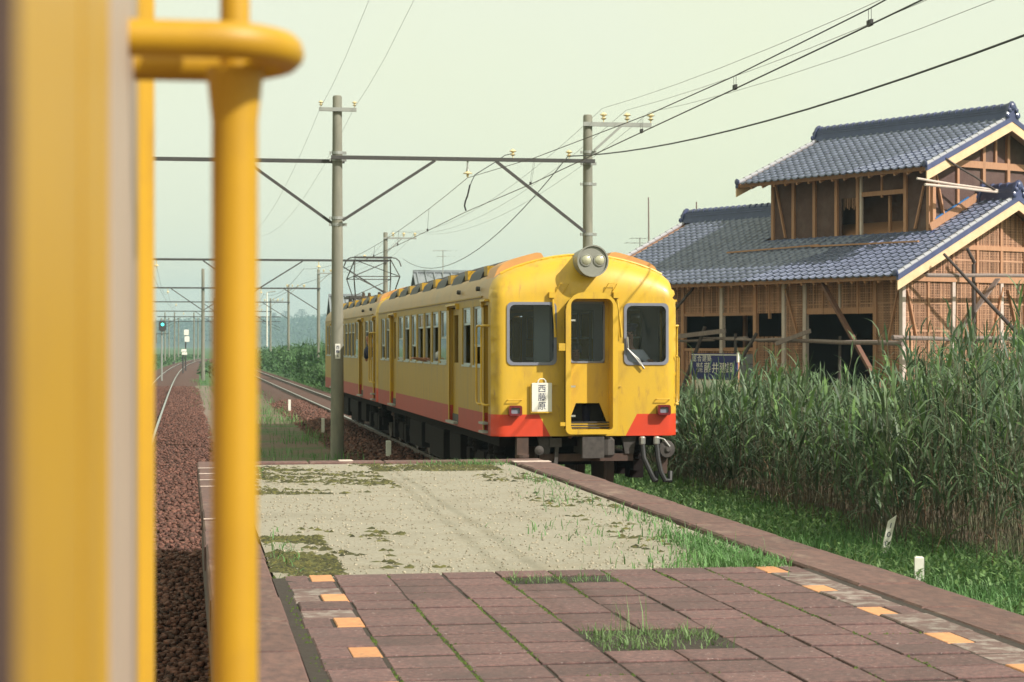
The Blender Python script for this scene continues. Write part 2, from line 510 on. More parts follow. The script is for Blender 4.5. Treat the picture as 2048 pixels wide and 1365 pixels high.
M['tile_mass'] = mat('glazed_roof_tile_far', (0.172, 0.192, 0.290), 0.34, (0.125, 0.142, 0.225), 3.0, 0.6, island=0.14, coat=0.35)
M['tile_ridge'] = mat('ridge_tile', (0.060, 0.074, 0.170), 0.45, (0.040, 0.05, 0.125), 4.0, 0.6, rand=0.12, coat=0.25)
M['tile_verge'] = mat('verge_tile', (0.36, 0.36, 0.40), 0.16, (0.30, 0.30, 0.35), 4.0, 0.5, coat=0.8)  # pale base stands in for the sun's gleam on the glaze
M['flash_blue'] = mat('blue_flashing', (0.03, 0.14, 0.36), 0.5)
M['sign_blue'] = mat('sign_blue', (0.012, 0.024, 0.15), 0.4)
M['found'] = mat('foundation_concrete', (0.30, 0.27, 0.24), 0.9, (0.22, 0.19, 0.17), 5.0, 0.6)
M['block'] = mat('grey_board', (0.17, 0.17, 0.20), 0.8, rand=0.12)
M['far_roof'] = mat('grey_far_roof', (0.22, 0.24, 0.26), 0.6, (0.17, 0.19, 0.21), 3.0, 0.5)
M['far_wall'] = mat('far_house_wall', (0.07, 0.07, 0.09), 0.8)
M['skin'] = mat('skin', (0.42, 0.20, 0.13), 0.5)
M['shirt'] = mat('white_shirt', (0.70, 0.68, 0.66), 0.8)
M['navy'] = mat('navy_cloth', (0.018, 0.022, 0.06), 0.8)
M['hair'] = mat('dark_hair', (0.012, 0.010, 0.010), 0.5)
M['signal_green'] = emit_mat('green_signal_light', (0.05, 0.85, 0.65), 3.0)
# ------------------------------------------------------------------ ground, track beds, field
def sheet(name, x0, x1, y0, y1, z, m, nx=1, ny=1, hf=None, kind='structure'):
    xs = np.linspace(x0, x1, nx + 1); ys = np.linspace(y0, y1, ny + 1)
    X, Y = np.meshgrid(xs, ys)
    Z = np.full_like(X, z) if hf is None else hf(X, Y)
    v = np.stack([X, Y, Z], -1).reshape(-1, 3)
    i = np.arange(ny)[:, None] * (nx + 1) + np.arange(nx)[None, :]
    i = i.ravel()
    f = np.stack([i, i + 1, i + nx + 2, i + nx + 1], -1)
    o = link(name, np_mesh(name, v, f, m, smooth=hf is not None))
    if kind: o["kind"] = kind
    return o
def vnoise(X, Y, seed=0, f=1.0, octv=4):
    r = np.random.default_rng(seed)
    out = np.zeros_like(X, dtype=float)
    a = 1.0
    for k in range(octv):
        for q in range(3):
            th = r.uniform(0, 2 * np.pi); ph = r.uniform(0, 2 * np.pi)
            out += a * np.sin((X * np.cos(th) + Y * np.sin(th)) * f * (2.0 ** k) * r.uniform(0.8, 1.3) + ph)
        a *= 0.55
    return out / 4.0
sheet('ground', -1500, 2900, -60, 3300, -0.34, M['field'])
sheet('dirt_ground', -30, 26, -30, 120, -0.30, M['earth'], 40, 60, lambda X, Y: -0.27 + 0.03 * vnoise(X, Y, 3, 0.7))

def left_x(y):
    return -1.33 + (2.3e-7 * (y - 60) ** 3 if y > 60 else 0.0)
def bed(name, fx, y0, y1, step, wtop, wbot, ztop, zbot, m):
    ys = np.arange(y0, y1 + step, step)
    prof = [(-wbot, zbot), (-wtop, ztop), (-wtop * 0.4, ztop + 0.015), (wtop * 0.4, ztop + 0.015), (wtop, ztop), (wbot, zbot)]
    v, f = [], []
    for y in ys:
        for (px, pz) in prof:
            v.append((fx(y) + px + 0.04 * math.sin(y * 1.7 + px * 3), y, pz))
    n = len(prof)
    for i in range(len(ys) - 1):
        for j in range(n - 1):
            f.append((i * n + j, i * n + j + 1, (i + 1) * n + j + 1, (i + 1) * n + j))
    o = link(name, np_mesh(name, v, f, m))
    return structure(o)
bed('ballast_bed', left_x, -20, 330, 2.0, 1.55, 2.15, -0.13, -0.30, M['ballast_bed'])
bed('ballast_bed', lambda y: 5.42, -20, 330, 4.0, 1.35, 1.95, -0.13, -0.30, M['ballast_bed'])
sheet('path', 0.55, 1.35, 23.5, 120, -0.262, M['path'], 4, 40, lambda X, Y: -0.215 + 0.02 * vnoise(X, Y, 9, 1.1))

def sweep(mb, prof, pts, mt):
    n = len(prof)
    vs, fs = [], []
    for (x, y) in pts:
        for (px, pz) in prof:
            vs.append((x + px, y, pz))
    for i in range(len(pts) - 1):
        for j in range(n):
            k = (j + 1) % n
            fs.append((i * n + j, i * n + k, (i + 1) * n + k, (i + 1) * n + j))
    mb.add(vs, fs, mt)
BODY = [(-0.06, -0.14), (0.06, -0.14), (0.06, -0.125), (0.01, -0.105), (0.01, -0.05), (0.032, -0.04), (0.032, -0.012), (-0.032, -0.012), (-0.032, -0.04), (-0.01, -0.05), (-0.01, -0.105), (-0.06, -0.125)]
HEAD = [(-0.031, -0.013), (0.031, -0.013), (0.031, -0.003), (0.022, 0.0), (-0.022, 0.0), (-0.031, -0.003)]
slm = MB().bevbox(-1.0, 1.0, -0.11, 0.11, -0.27, -0.125, 0.01).mesh('sleeper', M['sleeper'])
def track(label, fx, y0, y1, s0, s1):
    t = thing('railway_track', label, 'railway track', (0, 0, 0))
    ys = list(np.arange(y0, y1, 4.0)) + [y1]
    for sgn in (-1, 1):
        mb = MB()
        pts = [(fx(y) + sgn * 0.5665, y) for y in ys]
        sweep(mb, BODY, pts, 0)
        sweep(mb, HEAD, pts, 1)
        mb.build('rail', [M['rail'], M['railhead']], t)
    y = s0
    while y < s1:
        o = link('sleeper', slm, t, (fx(y) + random.uniform(-.02, .02), y, random.uniform(-.006, .006)))
        o.rotation_euler = (0, 0, random.uniform(-.02, .02))
        y += 0.62
    far = MB()
    while y < 320:
        far.box(fx(y) - 1.0, fx(y) + 1.0, y - 0.11, y + 0.11, -0.27, -0.125)
        y += 0.62
    if far.v:
        stuff(far.build('sleeper_row', M['sleeper'], t))
    return t
track('railway track of two shiny rails curving away beside the near railcar', left_x, -18, 322, 20, 190)
track('railway track that the two yellow railcars run on', lambda y: 5.42, -18, 322, 20, 150)
# the turn-out far off where the left line swings across
mb = MB()
for k in range(8):
    mb.box(-6 + k * 1.1, -5.7 + k * 1.1, 246 + 1.2 * k, 248 + 1.2 * k, -0.2, 0.06)
tag(mb.build('point_machine_cover', M['steel_dark']), 'dark low point rodding across the far end of the curving track', 'point rodding')

# loose ballast: deformed little blocks
def blocks(name, P, S, m, flat=0.75):
    n = len(P)
    c = np.array([[-1, -1, -1], [1, -1, -1], [1, 1, -1], [-1, 1, -1], [-1, -1, 1], [1, -1, 1], [1, 1, 1], [-1, 1, 1]], float) * 0.5
    V = c[None] * rng.uniform(0.55, 1.25, (n, 8, 3))
    V *= (S[:, None] * np.array([1, 1, flat]))[:, None, :] if S.ndim == 1 else S[:, None, :]
    a = rng.uniform(0, 2 * np.pi, n); b = rng.uniform(-0.6, 0.6, n)
    ca, sa, cb, sb = np.cos(a), np.sin(a), np.cos(b), np.sin(b)
    x, y, z = V[..., 0].copy(), V[..., 1].copy(), V[..., 2].copy()
    y2 = y * cb[:, None] - z * sb[:, None]; z2 = y * sb[:, None] + z * cb[:, None]
    V[..., 0] = x * ca[:, None] - y2 * sa[:, None]
    V[..., 1] = x * sa[:, None] + y2 * ca[:, None]
    V[..., 2] = z2
    V += P[:, None, :]
    q = np.array([[0, 3, 2, 1], [4, 5, 6, 7], [0, 1, 5, 4], [1, 2, 6, 5], [2, 3, 7, 6], [3, 0, 4, 7]])
    F = (np.arange(n)[:, None, None] * 8 + q[None]).reshape(-1, 4)
    return stuff(link(name, np_mesh(name, V.reshape(-1, 3), F, m)))
n = 58000
y = 12 + 100 * rng.uniform(0, 1, n) ** 1.7
x = rng.uniform(-2.2, 0.75, n)
zc = np.where(np.abs(x + 1.33) < 1.55, -0.115, -0.115 - (np.abs(x + 1.33) - 1.55) * 0.27)
blocks('ballast_gravel', np.stack([x, y, zc + rng.uniform(-.02, .03, n)], -1), rng.uniform(0.024, 0.056, n), M['stone'])
n = 11000
y = 24 + 60 * rng.uniform(0, 1, n)
x = rng.uniform(3.3, 4.9, n)
zc = np.where(x > 4.07, -0.115, -0.115 - (4.07 - x) * 0.27)
blocks('ballast_gravel', np.stack([x, y, zc + rng.uniform(-.02, .03, n)], -1), rng.uniform(0.035, 0.08, n), M['stone'])

# ------------------------------------------------------------------ platform
PT = 0.94
PX0, PX1, PEND = 0.124, 3.86, 21.75
plat = structure(bpy.data.objects.new('platform', None)); COL.objects.link(plat)
mb = MB()
mb.box(PX0 + 0.05, PX1 - 0.05, -12, PEND - 0.04, -0.3, 0.86)
mb.build('platform_wall', M['wallconc'], plat)
# coping over the wall: kerb stones left, right and along the end
km = MB().bevbox(-0.17, 0.17, -0.447, 0.447, 0.78, PT + 0.004, 0.012).mesh('kerb_stone', M['kerb'])
for i in range(28):
    y = PEND - 0.45 - 0.9 * i
    for x in (PX0 + 0.17, PX1 - 0.19):
        o = link('kerb_stone', km, plat, (x + random.uniform(-.004, .004), y, random.uniform(-.004, .004)))
        if x > 1:
            o.scale = (1.12, 1, 1)
        o.rotation_euler = (random.uniform(-.002, .002), random.uniform(-.006, .006), random.uniform(-.003, .003))
ke = MB().bevbox(-0.40, 0.40, -0.15, 0.15, 0.78, PT + 0.002, 0.012).mesh('kerb_stone', M['kerb'])
for i in range(4):
    link('kerb_stone', ke, plat, (0.90 + 0.81 * i, PEND - 0.16, random.uniform(-.004, .004)))
# white painted marks on the coping
for (x0, x1, y0, y1) in ((3.46, 3.86, 21.03, 21.22), (1.63, 1.78, 21.47, 21.72)):
    MB().box(x0, x1, y0, y1, PT + 0.008, PT + 0.0135).build('white_mark', M['kerb_white'], plat)
for yy in (20.5, 19.6, 18.7, 17.85, 14.5):
    MB().box(PX0 + 0.005, PX0 + 0.30, yy, yy + 0.05, PT + 0.008, PT + 0.012).build('white_mark', M['kerb_white'], plat)
# sandy gravel infill
BY = 11.02
def sand_h(X, Y):
    return PT - 0.022 + 0.006 * vnoise(X, Y, 5, 1.6) + 0.010 * np.clip((BY + 0.2 - Y) * 3, 0, 1)
sheet('sandy_gravel_surface', PX0 + 0.36, PX1 - 0.41, 10.74, PEND - 0.32, 0.92, M['sand'], 60, 170, sand_h).parent = plat
sheet('joint_bed', PX0 + 0.34, PX1 - 0.36, -10, 10.9, PT - 0.030, M['joint'], 20, 60, lambda X, Y: PT - 0.0055 + 0.0015 * vnoise(X, Y, 8, 3.0)).parent = plat
sheet('gutter_bed', PX0 + 0.335, PX0 + 0.37, 10.7, PEND - 0.3, PT - 0.05, M['joint']).parent = plat
sheet('gutter_bed', PX1 - 0.42, PX1 - 0.36, 10.7, PEND - 0.3, PT - 0.05, M['joint']).parent = plat
# paving slabs, 30 cm, in straight rows; yellow half slabs in every third row
PW, PD, X0 = 0.2985, 0.2940, 0.795
sm = [MB().bevbox(-PW / 2 + g, PW / 2 - g, -PD / 2 + g2, PD / 2 - g2, PT - 0.05, PT, 0.003).mesh('paving_slab', M['slab']) for g, g2 in ((0.005, 0.017), (0.007, 0.016), (0.006, 0.020))]
ym = MB().bevbox(-0.062, 0.062, -PD / 2 + 0.004, PD / 2 - 0.004, PT - 0.05, PT, 0.004).mesh('yellow_paver', M['ytile'])
gm_ = [MB().bevbox(-w / 2, w / 2, -PD / 2 + 0.006, PD / 2 - 0.006, PT - 0.05, PT, 0.006).mesh('mortared_paver', M['slab_grey']) for w in (0.13, 0.25, 0.115, 0.235)]
pm_ = [MB().bevbox(-w / 2, w / 2, -PD / 2 + 0.006, PD / 2 - 0.006, PT - 0.05, PT, 0.006).mesh('edge_paver', M['slab']) for w in (0.13, 0.25, 0.115, 0.235)]
def place(nm, me, x, y, dz=0.003, tilt=0.004):
    o = link(nm, me, plat, (x, y, random.uniform(-dz, dz)))
    o.rotation_euler = (random.uniform(-tilt, tilt), random.uniform(-tilt, tilt), random.uniform(-.006, .006))
    return o
row = 0
y = BY - PD / 2 - 0.02
while y > 5.6:
    drift = 0.012 * math.sin(row * 0.9)
    for c in range(8):
        x = X0 + PW * (c + 0.5)
        if (row in (0, 1) and c in (3, 4) and row == 1) or (row in (8, 9) and c in (3, 4)):
            continue
        place('paving_slab', random.choice(sm), x + random.uniform(-.003, .003), y + random.uniform(-.003, .003) + drift * 0.3)
    yel = row % 3 == 0
    if yel:
        place('yellow_paver', ym, X0 - 0.065, y)
        place('yellow_paver', ym, X0 + 8 * PW + 0.065, y)
    if yel:
        gl = random.random() < 0.25
        place('mortared_paver' if gl else 'edge_paver', (gm_ if gl else pm_)[0], X0 - 0.197, y, 0.005, 0.010)
        gr = random.random() < 0.65
        place('mortared_paver' if gr else 'edge_paver', (gm_ if gr else pm_)[2], X0 + 8 * PW + 0.19, y, 0.005, 0.010)
    else:
        gl = row in (2, 5)
        place('mortared_paver' if gl else 'edge_paver', (gm_ if gl else pm_)[1], X0 - 0.135, y, 0.005, 0.008)
        gr = row in (1, 2, 4, 5, 7, 8, 10, 11)
        place('mortared_paver' if gr else 'edge_paver', (gm_ if gr else pm_)[3], X0 + 8 * PW + 0.127, y, 0.005, 0.008)
    row += 1
    y -= PD
MB().box(PX0 + 0.36, PX1 - 0.4, -10, y + PD / 2 - 0.01, PT - 0.05, PT).build('pavement', M['slab'], plat)

# pebbles on the sand
n = 3500
x = rng.uniform(0.55, 3.40, n); y = 10.9 + 10.4 * rng.uniform(0, 1, n) ** 1.25
z = sand_h(x, y)
o = blocks('sandy_pebbles', np.stack([x, y, z + 0.002], -1), rng.uniform(0.005, 0.015, n) * (1 + 0.03 * (y - 11)), M['pebble'])
# moss: flat flakes lying in cushions on the sand and in the joints
def flakes(name, P, S, m):
    n = len(P)
    a = np.arange(6) * np.pi / 3
    ring = np.stack([np.cos(a), np.sin(a), np.zeros(6)], -1)
    V = np.concatenate([np.repeat(ring[None], n, 0) * rng.uniform(0.6, 1.3, (n, 6, 1)), np.zeros((n, 1, 3))], 1)
    V[:, 6, 2] = 1.0
    V *= S[:, None, :]
    t = rng.uniform(0, 2 * np.pi, n)
    x, y = V[..., 0].copy(), V[..., 1].copy()
    V[..., 0] = x * np.cos(t)[:, None] - y * np.sin(t)[:, None]
    V[..., 1] = x * np.sin(t)[:, None] + y * np.cos(t)[:, None]
    V += P[:, None, :]
    q = np.array([[i, (i + 1) % 6, 6] for i in range(6)])
    F = (np.arange(n)[:, None, None] * 7 + q[None]).reshape(-1, 3)
    return stuff(link(name, np_mesh(name, V.reshape(-1, 3), F, m)))
def scatter(n, x0, x1, y0, y1, thr, seed, f=2.0):
    x = rng.uniform(x0, x1, n); y = rng.uniform(y0, y1, n)
    k = vnoise(x, y, seed, f) + 0.55 * vnoise(x, y, seed + 100, f * 5) + rng.uniform(-0.7, 0.7, n) > thr + 0.12
    return x[k], y[k]
Ps = []
for (n, x0, x1, y0, y1, thr, seed, f) in ((5000, 0.50, 1.9, 17.2, 21.4, 0.30, 11, 2.6), (3000, 1.9, 3.2, 20.2, 21.4, 0.15, 15, 3.0), (3400, 0.50, 0.88, 11.05, 13.4, 0.05, 12, 3.2), (1500, 0.75, 1.5, 11.4, 14.0, 0.75, 13, 4.5), (1300, 2.8, 3.42, 12, 20, 0.45, 14, 2.5)):
    x, y = scatter(n, x0, x1, y0, y1, thr, seed, f)
    Ps.append(np.stack([x, y, sand_h(x, y) - 0.001], -1))
P = np.concatenate(Ps)
S = np.stack([rng.uniform(0.012, 0.045, len(P)), rng.uniform(0.012, 0.06, len(P)), rng.uniform(0.006, 0.02, len(P))], -1)
flakes('dry_moss', P, S, M['moss_dry'])
Ps = []
for c in range(9):
    yy = rng.uniform(6.4, 10.9, 330)
    keep = vnoise(np.full_like(yy, c * 3.1), yy, 21, 1.7) > (-0.12 if c in (1, 2, 3, 6, 7) else 0.30)
    yy = yy[keep]
    Ps.append(np.stack([X0 + PW * c + rng.normal(0, 0.006, len(yy)), yy, np.full(len(yy), PT - 0.010)], -1))
for r in range(15):
    xx = rng.uniform(0.5, 3.4, 60)
    keep = vnoise(xx, np.full_like(xx, r * 2.3), 22, 1.6) > 0.42
    xx = xx[keep]
    Ps.append(np.stack([xx, BY - 0.02 - PD * r + rng.normal(0, 0.003, len(xx)), np.full(len(xx), PT - 0.010)], -1))
yy = rng.uniform(6.5, 11.0, 80)
Ps.append(np.stack([0.515 + rng.normal(0, 0.015, len(yy)), yy, np.full(len(yy), PT - 0.012)], -1))
P = np.concatenate(Ps)
flakes('joint_moss', P, np.stack([rng.uniform(0.005, 0.014, len(P)), rng.uniform(0.008, 0.022, len(P)), rng.uniform(0.008, 0.018, len(P))], -1), M['moss'])

# grass blades
def blades(name, x, y, z, h0, h1, w, lean, m, seg=2):
    n = len(x)
    h = rng.uniform(h0, h1, n) * rng.uniform(0.7, 1.2, n)
    a = rng.uniform(0, 2 * np.pi, n); l = rng.uniform(0.1, 1.0, n) * lean * h
    bx, by = np.cos(a), np.sin(a)
    px, py = -by, bx
    ww = w * rng.uniform(0.6, 1.3, n)
    z = np.broadcast_to(z, (n,))
    V = np.zeros((n, 5, 3))
    for i, (s, f) in enumerate(((-1, 0), (1, 0), (-1, 1), (1, 1))):
        t = 0.55 * f
        V[:, i, 0] = x + px * s * ww * (1 - 0.25 * f) + bx * l * t * t
        V[:, i, 1] = y + py * s * ww * (1 - 0.25 * f) + by * l * t * t
        V[:, i, 2] = z + h * t
    V[:, 4, 0] = x + bx * l; V[:, 4, 1] = y + by * l; V[:, 4, 2] = z + h * (1 - 0.25 * np.clip(l / h, 0, 1))
    q = np.array([[0, 1, 3], [0, 3, 2], [2, 3, 4]])
    F = (np.arange(n)[:, None, None] * 5 + q[None]).reshape(-1, 3)
    return stuff(link(name, np_mesh(name, V.reshape(-1, 3), F, m)))
def tuft_pts(n, cx, cy, sx, sy):
    return cx + rng.normal(0, sx, n), cy + rng.normal(0, sy, n)
G = []
for (n, cx, cy, sx, sy) in ((1500, 3.20, 11.45, 0.15, 0.30), (900, 3.25, 12.5, 0.10, 0.40), (300, 2.95, 11.2, 0.20, 0.15), (160, 3.30, 14.3, 0.08, 0.5), (110, 3.1, 16.2, 0.15, 0.6), (140, 3.3, 18.4, 0.08, 0.7), (500, 3.0, 21.2, 0.30, 0.15), (90, 0.60, 12.2, 0.07, 0.6), (150, 0.55, 20.9, 0.1, 0.4), (110, 2.7, 13.3, 0.3, 0.6)):
    G.append(tuft_pts(n, cx, cy, sx, sy))
gx = np.concatenate([g[0] for g in G]); gy = np.concatenate([g[1] for g in G])
k = (gx > 0.48) & (gx < 3.46) & (gy > 10.95) & (gy < 21.45)
gx, gy = gx[k], gy[k]
stuff(blades('platform_grass', gx, gy, PT - 0.03, 0.02, 0.10, 0.0042, 1.5, M['grass']))
G = [(rng.uniform(1.70, 2.27, 420), rng.uniform(10.43, 10.70, 420)), (rng.uniform(1.70, 2.27, 1100), rng.uniform(8.05, 8.62, 1100))]
gx = np.concatenate([g[0] for g in G]); gy = np.concatenate([g[1] for g in G])
keep = (vnoise(gx, gy, 31, 5.0) > -0.35) & ~((gx > 2.05) & (gy < 8.32) & (gy > 8.02) & (rng.uniform(0, 1, len(gx)) > 0.3))
stuff(blades('slab_gap_grass', gx[keep], gy[keep], PT - 0.04, 0.035, 0.10, 0.0032, 1.0, M['grass_pale']))
gx = np.concatenate([1.9 + rng.normal(0, .05, 14), 2.9 + rng.normal(0, .05, 10), 3.0 + rng.normal(0, .3, 18)]); gy = np.concatenate([8.6 + rng.normal(0, .05, 14), 11.5 + rng.normal(0, .1, 10), 12 + rng.normal(0, .6, 18)])
stuff(blades('tall_grass_stems', gx, gy, PT - 0.03, 0.14, 0.26, 0.0022, 0.5, M['grass_pale']))
# ------------------------------------------------------------------ railcar (local: x across, y from the front end backwards, z from rail top)
HW = 1.30
LEN = 16.3
PROF = [(1.30, 0.95), (1.30, 2.85), (1.287, 2.98), (1.245, 3.08), (1.16, 3.165), (1.0, 3.245), (0.8, 3.315), (0.6, 3.37), (0.4, 3.41), (0.2, 3.435), (0.0, 3.445)]
def zr(x):
    x = abs(x)
    pts = sorted((p[0], p[1]) for p in PROF[1:])
    for (a, za), (b, zb) in zip(pts, pts[1:]):
        if a <= x <= b + 1e-9:
            return za + (zb - za) * (x - a) / max(b - a, 1e-6)
    return pts[-1][1]
def yoff(x, z):
    ds = max(HW - abs(x), 0.0)
    rs = 0.17
    ys = rs - math.sqrt(max(rs * rs - max(rs - ds, 0.0) ** 2, 0.0))
    dt = 0.50 * (1 - 0.35 * (abs(x) / HW) ** 2)
    dz = max(zr(min(abs(x), HW)) - z, 0.0)
    yt = 0.0
    if dz < dt:
        tt = 1 - dz / dt
        yt = 0.36 * (1 - math.sqrt(max(1 - tt * tt, 0.0)))
    return math.hypot(ys, yt)
WIN_Z = (1.90, 2.75)
SIDE_WIN = [(1.04, 1.86), (2.14, 3.0), (4.87, 5.70), (5.92, 6.76), (6.99, 7.85), (8.08, 8.94), (9.16, 10.0), (10.25, 11.1), (11.35, 12.2), (14.0, 14.70), (14.9, 15.7)]
SIDE_DOOR = [(0.16, 0.78), (3.44, 4.5), (12.65, 13.72)]
WIN_STATE = [2, 1, 0, 1, 1, 1, 2, 1, 0, 1, 2]          # 0 closed, 1 lowered wide open, 2 lower third open
RED_Z = 1.25

def grid_wall(x, us, zs, hole, thick, sign, red_mat):
    """side wall with rectangular openings; outside face at x, inside at x - sign*thick"""
    vs, fs, ms = [], [], []
    idx = {}
    def vid(i, j, inner):
        k = (i, j, inner)
        if k not in idx:
            y = us[i]
            if i == 0:
                y = yoff(HW, zs[j])
            idx[k] = len(vs)
            vs.append((x - (sign * thick if inner else 0.0), y, zs[j]))
        return idx[k]
    def solid(i, j):
        if i < 0 or j < 0 or i >= len(us) - 1 or j >= len(zs) - 1:
            return False
        cy, cz = (us[i] + us[i + 1]) / 2, (zs[j] + zs[j + 1]) / 2
        return not hole(cy, cz)
    for i in range(len(us) - 1):
        for j in range(len(zs) - 1):
            if not solid(i, j):
                continue
            mt = red_mat if (zs[j] + zs[j + 1]) / 2 < RED_Z else 0
            q = [(i, j), (i + 1, j), (i + 1, j + 1), (i, j + 1)]
            fs.append([vid(*p, 0) for p in q]); ms.append(mt)
            fs.append([vid(*p, 1) for p in reversed(q)]); ms.append(2)
            for (di, dj, a, b) in ((-1, 0, 3, 0), (1, 0, 1, 2), (0, -1, 0, 1), (0, 1, 2, 3)):
                if not solid(i + di, j + dj):
                    fs.append([vid(*q[a], 0), vid(*q[b], 0), vid(*q[b], 1), vid(*q[a], 1)]); ms.append(mt)
    return vs, fs, ms

def make_front(parent):
    outer = []
    for sgn in (1, -1):
        seq = PROF if sgn == 1 else list(reversed(PROF))[1:]
        for (px, pz) in seq:
            outer.append((sgn * px, pz))
    dense = []
    n = len(outer)
    for i in range(n):
        a, b = outer[i], outer[(i + 1) % n]
        L = math.hypot(b[0] - a[0], b[1] - a[1])
        k = max(1, int(L / 0.10))
        for q in range(k):
            dense.append((a[0] + (b[0] - a[0]) * q / k, a[1] + (b[1] - a[1]) * q / k))
    holes = [rrect(-1.096, -0.424, 1.93, 2.775, 0.075), rrect(0.533, 1.146, 1.93, 2.765, 0.075), rrect(-0.275, 0.325, 1.02, 2.83, 0.06, rt=0.10)]
    co, ed = [], []
    for loop in [dense] + holes:
        s0 = len(co)
        co += loop
        ed += [(s0 + i, s0 + (i + 1) % len(loop)) for i in range(len(loop))]
    for poly in (((-1.30, RED_Z), (-0.66, RED_Z), (-0.50, 0.95)), ((1.30, RED_Z), (0.71, RED_Z), (0.55, 0.95))):
        s0 = len(co)
        pl = []
        for a, b in zip(poly, poly[1:]):
            k = max(1, int(math.hypot(b[0] - a[0], b[1] - a[1]) / 0.1))
            pl += [(a[0] + (b[0] - a[0]) * q / k, a[1] + (b[1] - a[1]) * q / k) for q in range(k)]
        pl.append(poly[-1])
        pl[0] = (pl[0][0] * 0.9999, pl[0][1])
        pl[-1] = (pl[-1][0], pl[-1][1] + 1e-4)
        co += pl
        ed += [(s0 + i, s0 + i + 1) for i in range(len(pl) - 1)]
    def inside(p, poly):
        r = False
        for (x1, y1), (x2, y2) in zip(poly, poly[1:] + poly[:1]):
            if (y1 > p[1]) != (y2 > p[1]) and p[0] < (x2 - x1) * (p[1] - y1) / (y2 - y1) + x1:
                r = not r
        return r
    base = np.array(co)
    gx = np.linspace(-1.28, 1.28, 40)
    for gz in list(np.arange(1.0, 2.5, 0.16)) + list(np.arange(2.5, 3.44, 0.05)):
        for x in gx:
            p = (float(x), float(gz))
            if not inside(p, dense) or any(inside(p, h) for h in holes):
                continue
            if np.min(np.hypot(base[:, 0] - p[0], base[:, 1] - p[1])) < 0.028:
                continue
            co.append(p)
    out = mgeo.delaunay_2d_cdt([Vector(c) for c in co], ed, [], 4, 1e-5)
    v2, _, f2 = out[0], out[1], out[2]
    vs = [(v.x, yoff(v.x, v.y), v.y) for v in v2]
    fs, ms = [], []
    for f in f2:
        cx = sum(v2[i].x for i in f) / len(f)
        cz = sum(v2[i].y for i in f) / len(f)
        if any(inside((cx, cz), h) for h in holes):
            continue
        lim_l = -0.66 + (RED_Z - cz) / (RED_Z - 0.95) * 0.16
        lim_r = 0.71 - (RED_Z - cz) / (RED_Z - 0.95) * 0.16
        ms.append(1 if cz < RED_Z and (cx < lim_l or cx > lim_r) else 0)
        fs.append(tuple(f))
    me = bpy.data.meshes.new('cab_panel')
    me.from_pydata(vs, [], fs)
    me.materials.append(M['yellow'])
    me.materials.append(M['red'])
    me.polygons.foreach_set("material_index", ms)
    import bmesh
    bm = bmesh.new(); bm.from_mesh(me)
    for f in bm.faces:
        if f.normal.y > 0:
            f.normal_flip()
    bm.to_mesh(me); bm.free()
    me.shade_smooth()
    o = link('cab_panel', me, parent)
    return dense, holes, o

def text_obj(name, s, size, mtl, parent, loc, rot, extrude=0.002, align='CENTER'):
    cu = bpy.data.curves.new(name, 'FONT')
    cu.body = s
    cu.size = size
    cu.align_x = align
    cu.align_y = 'CENTER'
    cu.extrude = extrude
    o = bpy.data.objects.new(name + '_tmp', cu)
    COL.objects.link(o)
    bpy.context.view_layer.update()
    me = bpy.data.meshes.new_from_object(o.evaluated_get(bpy.context.evaluated_depsgraph_get()))
    bpy.data.objects.remove(o, do_unlink=True)
    me.materials.clear()
    me.materials.append(mtl)
    r = link(name, me, parent, loc)
    r.rotation_euler = rot
    return r

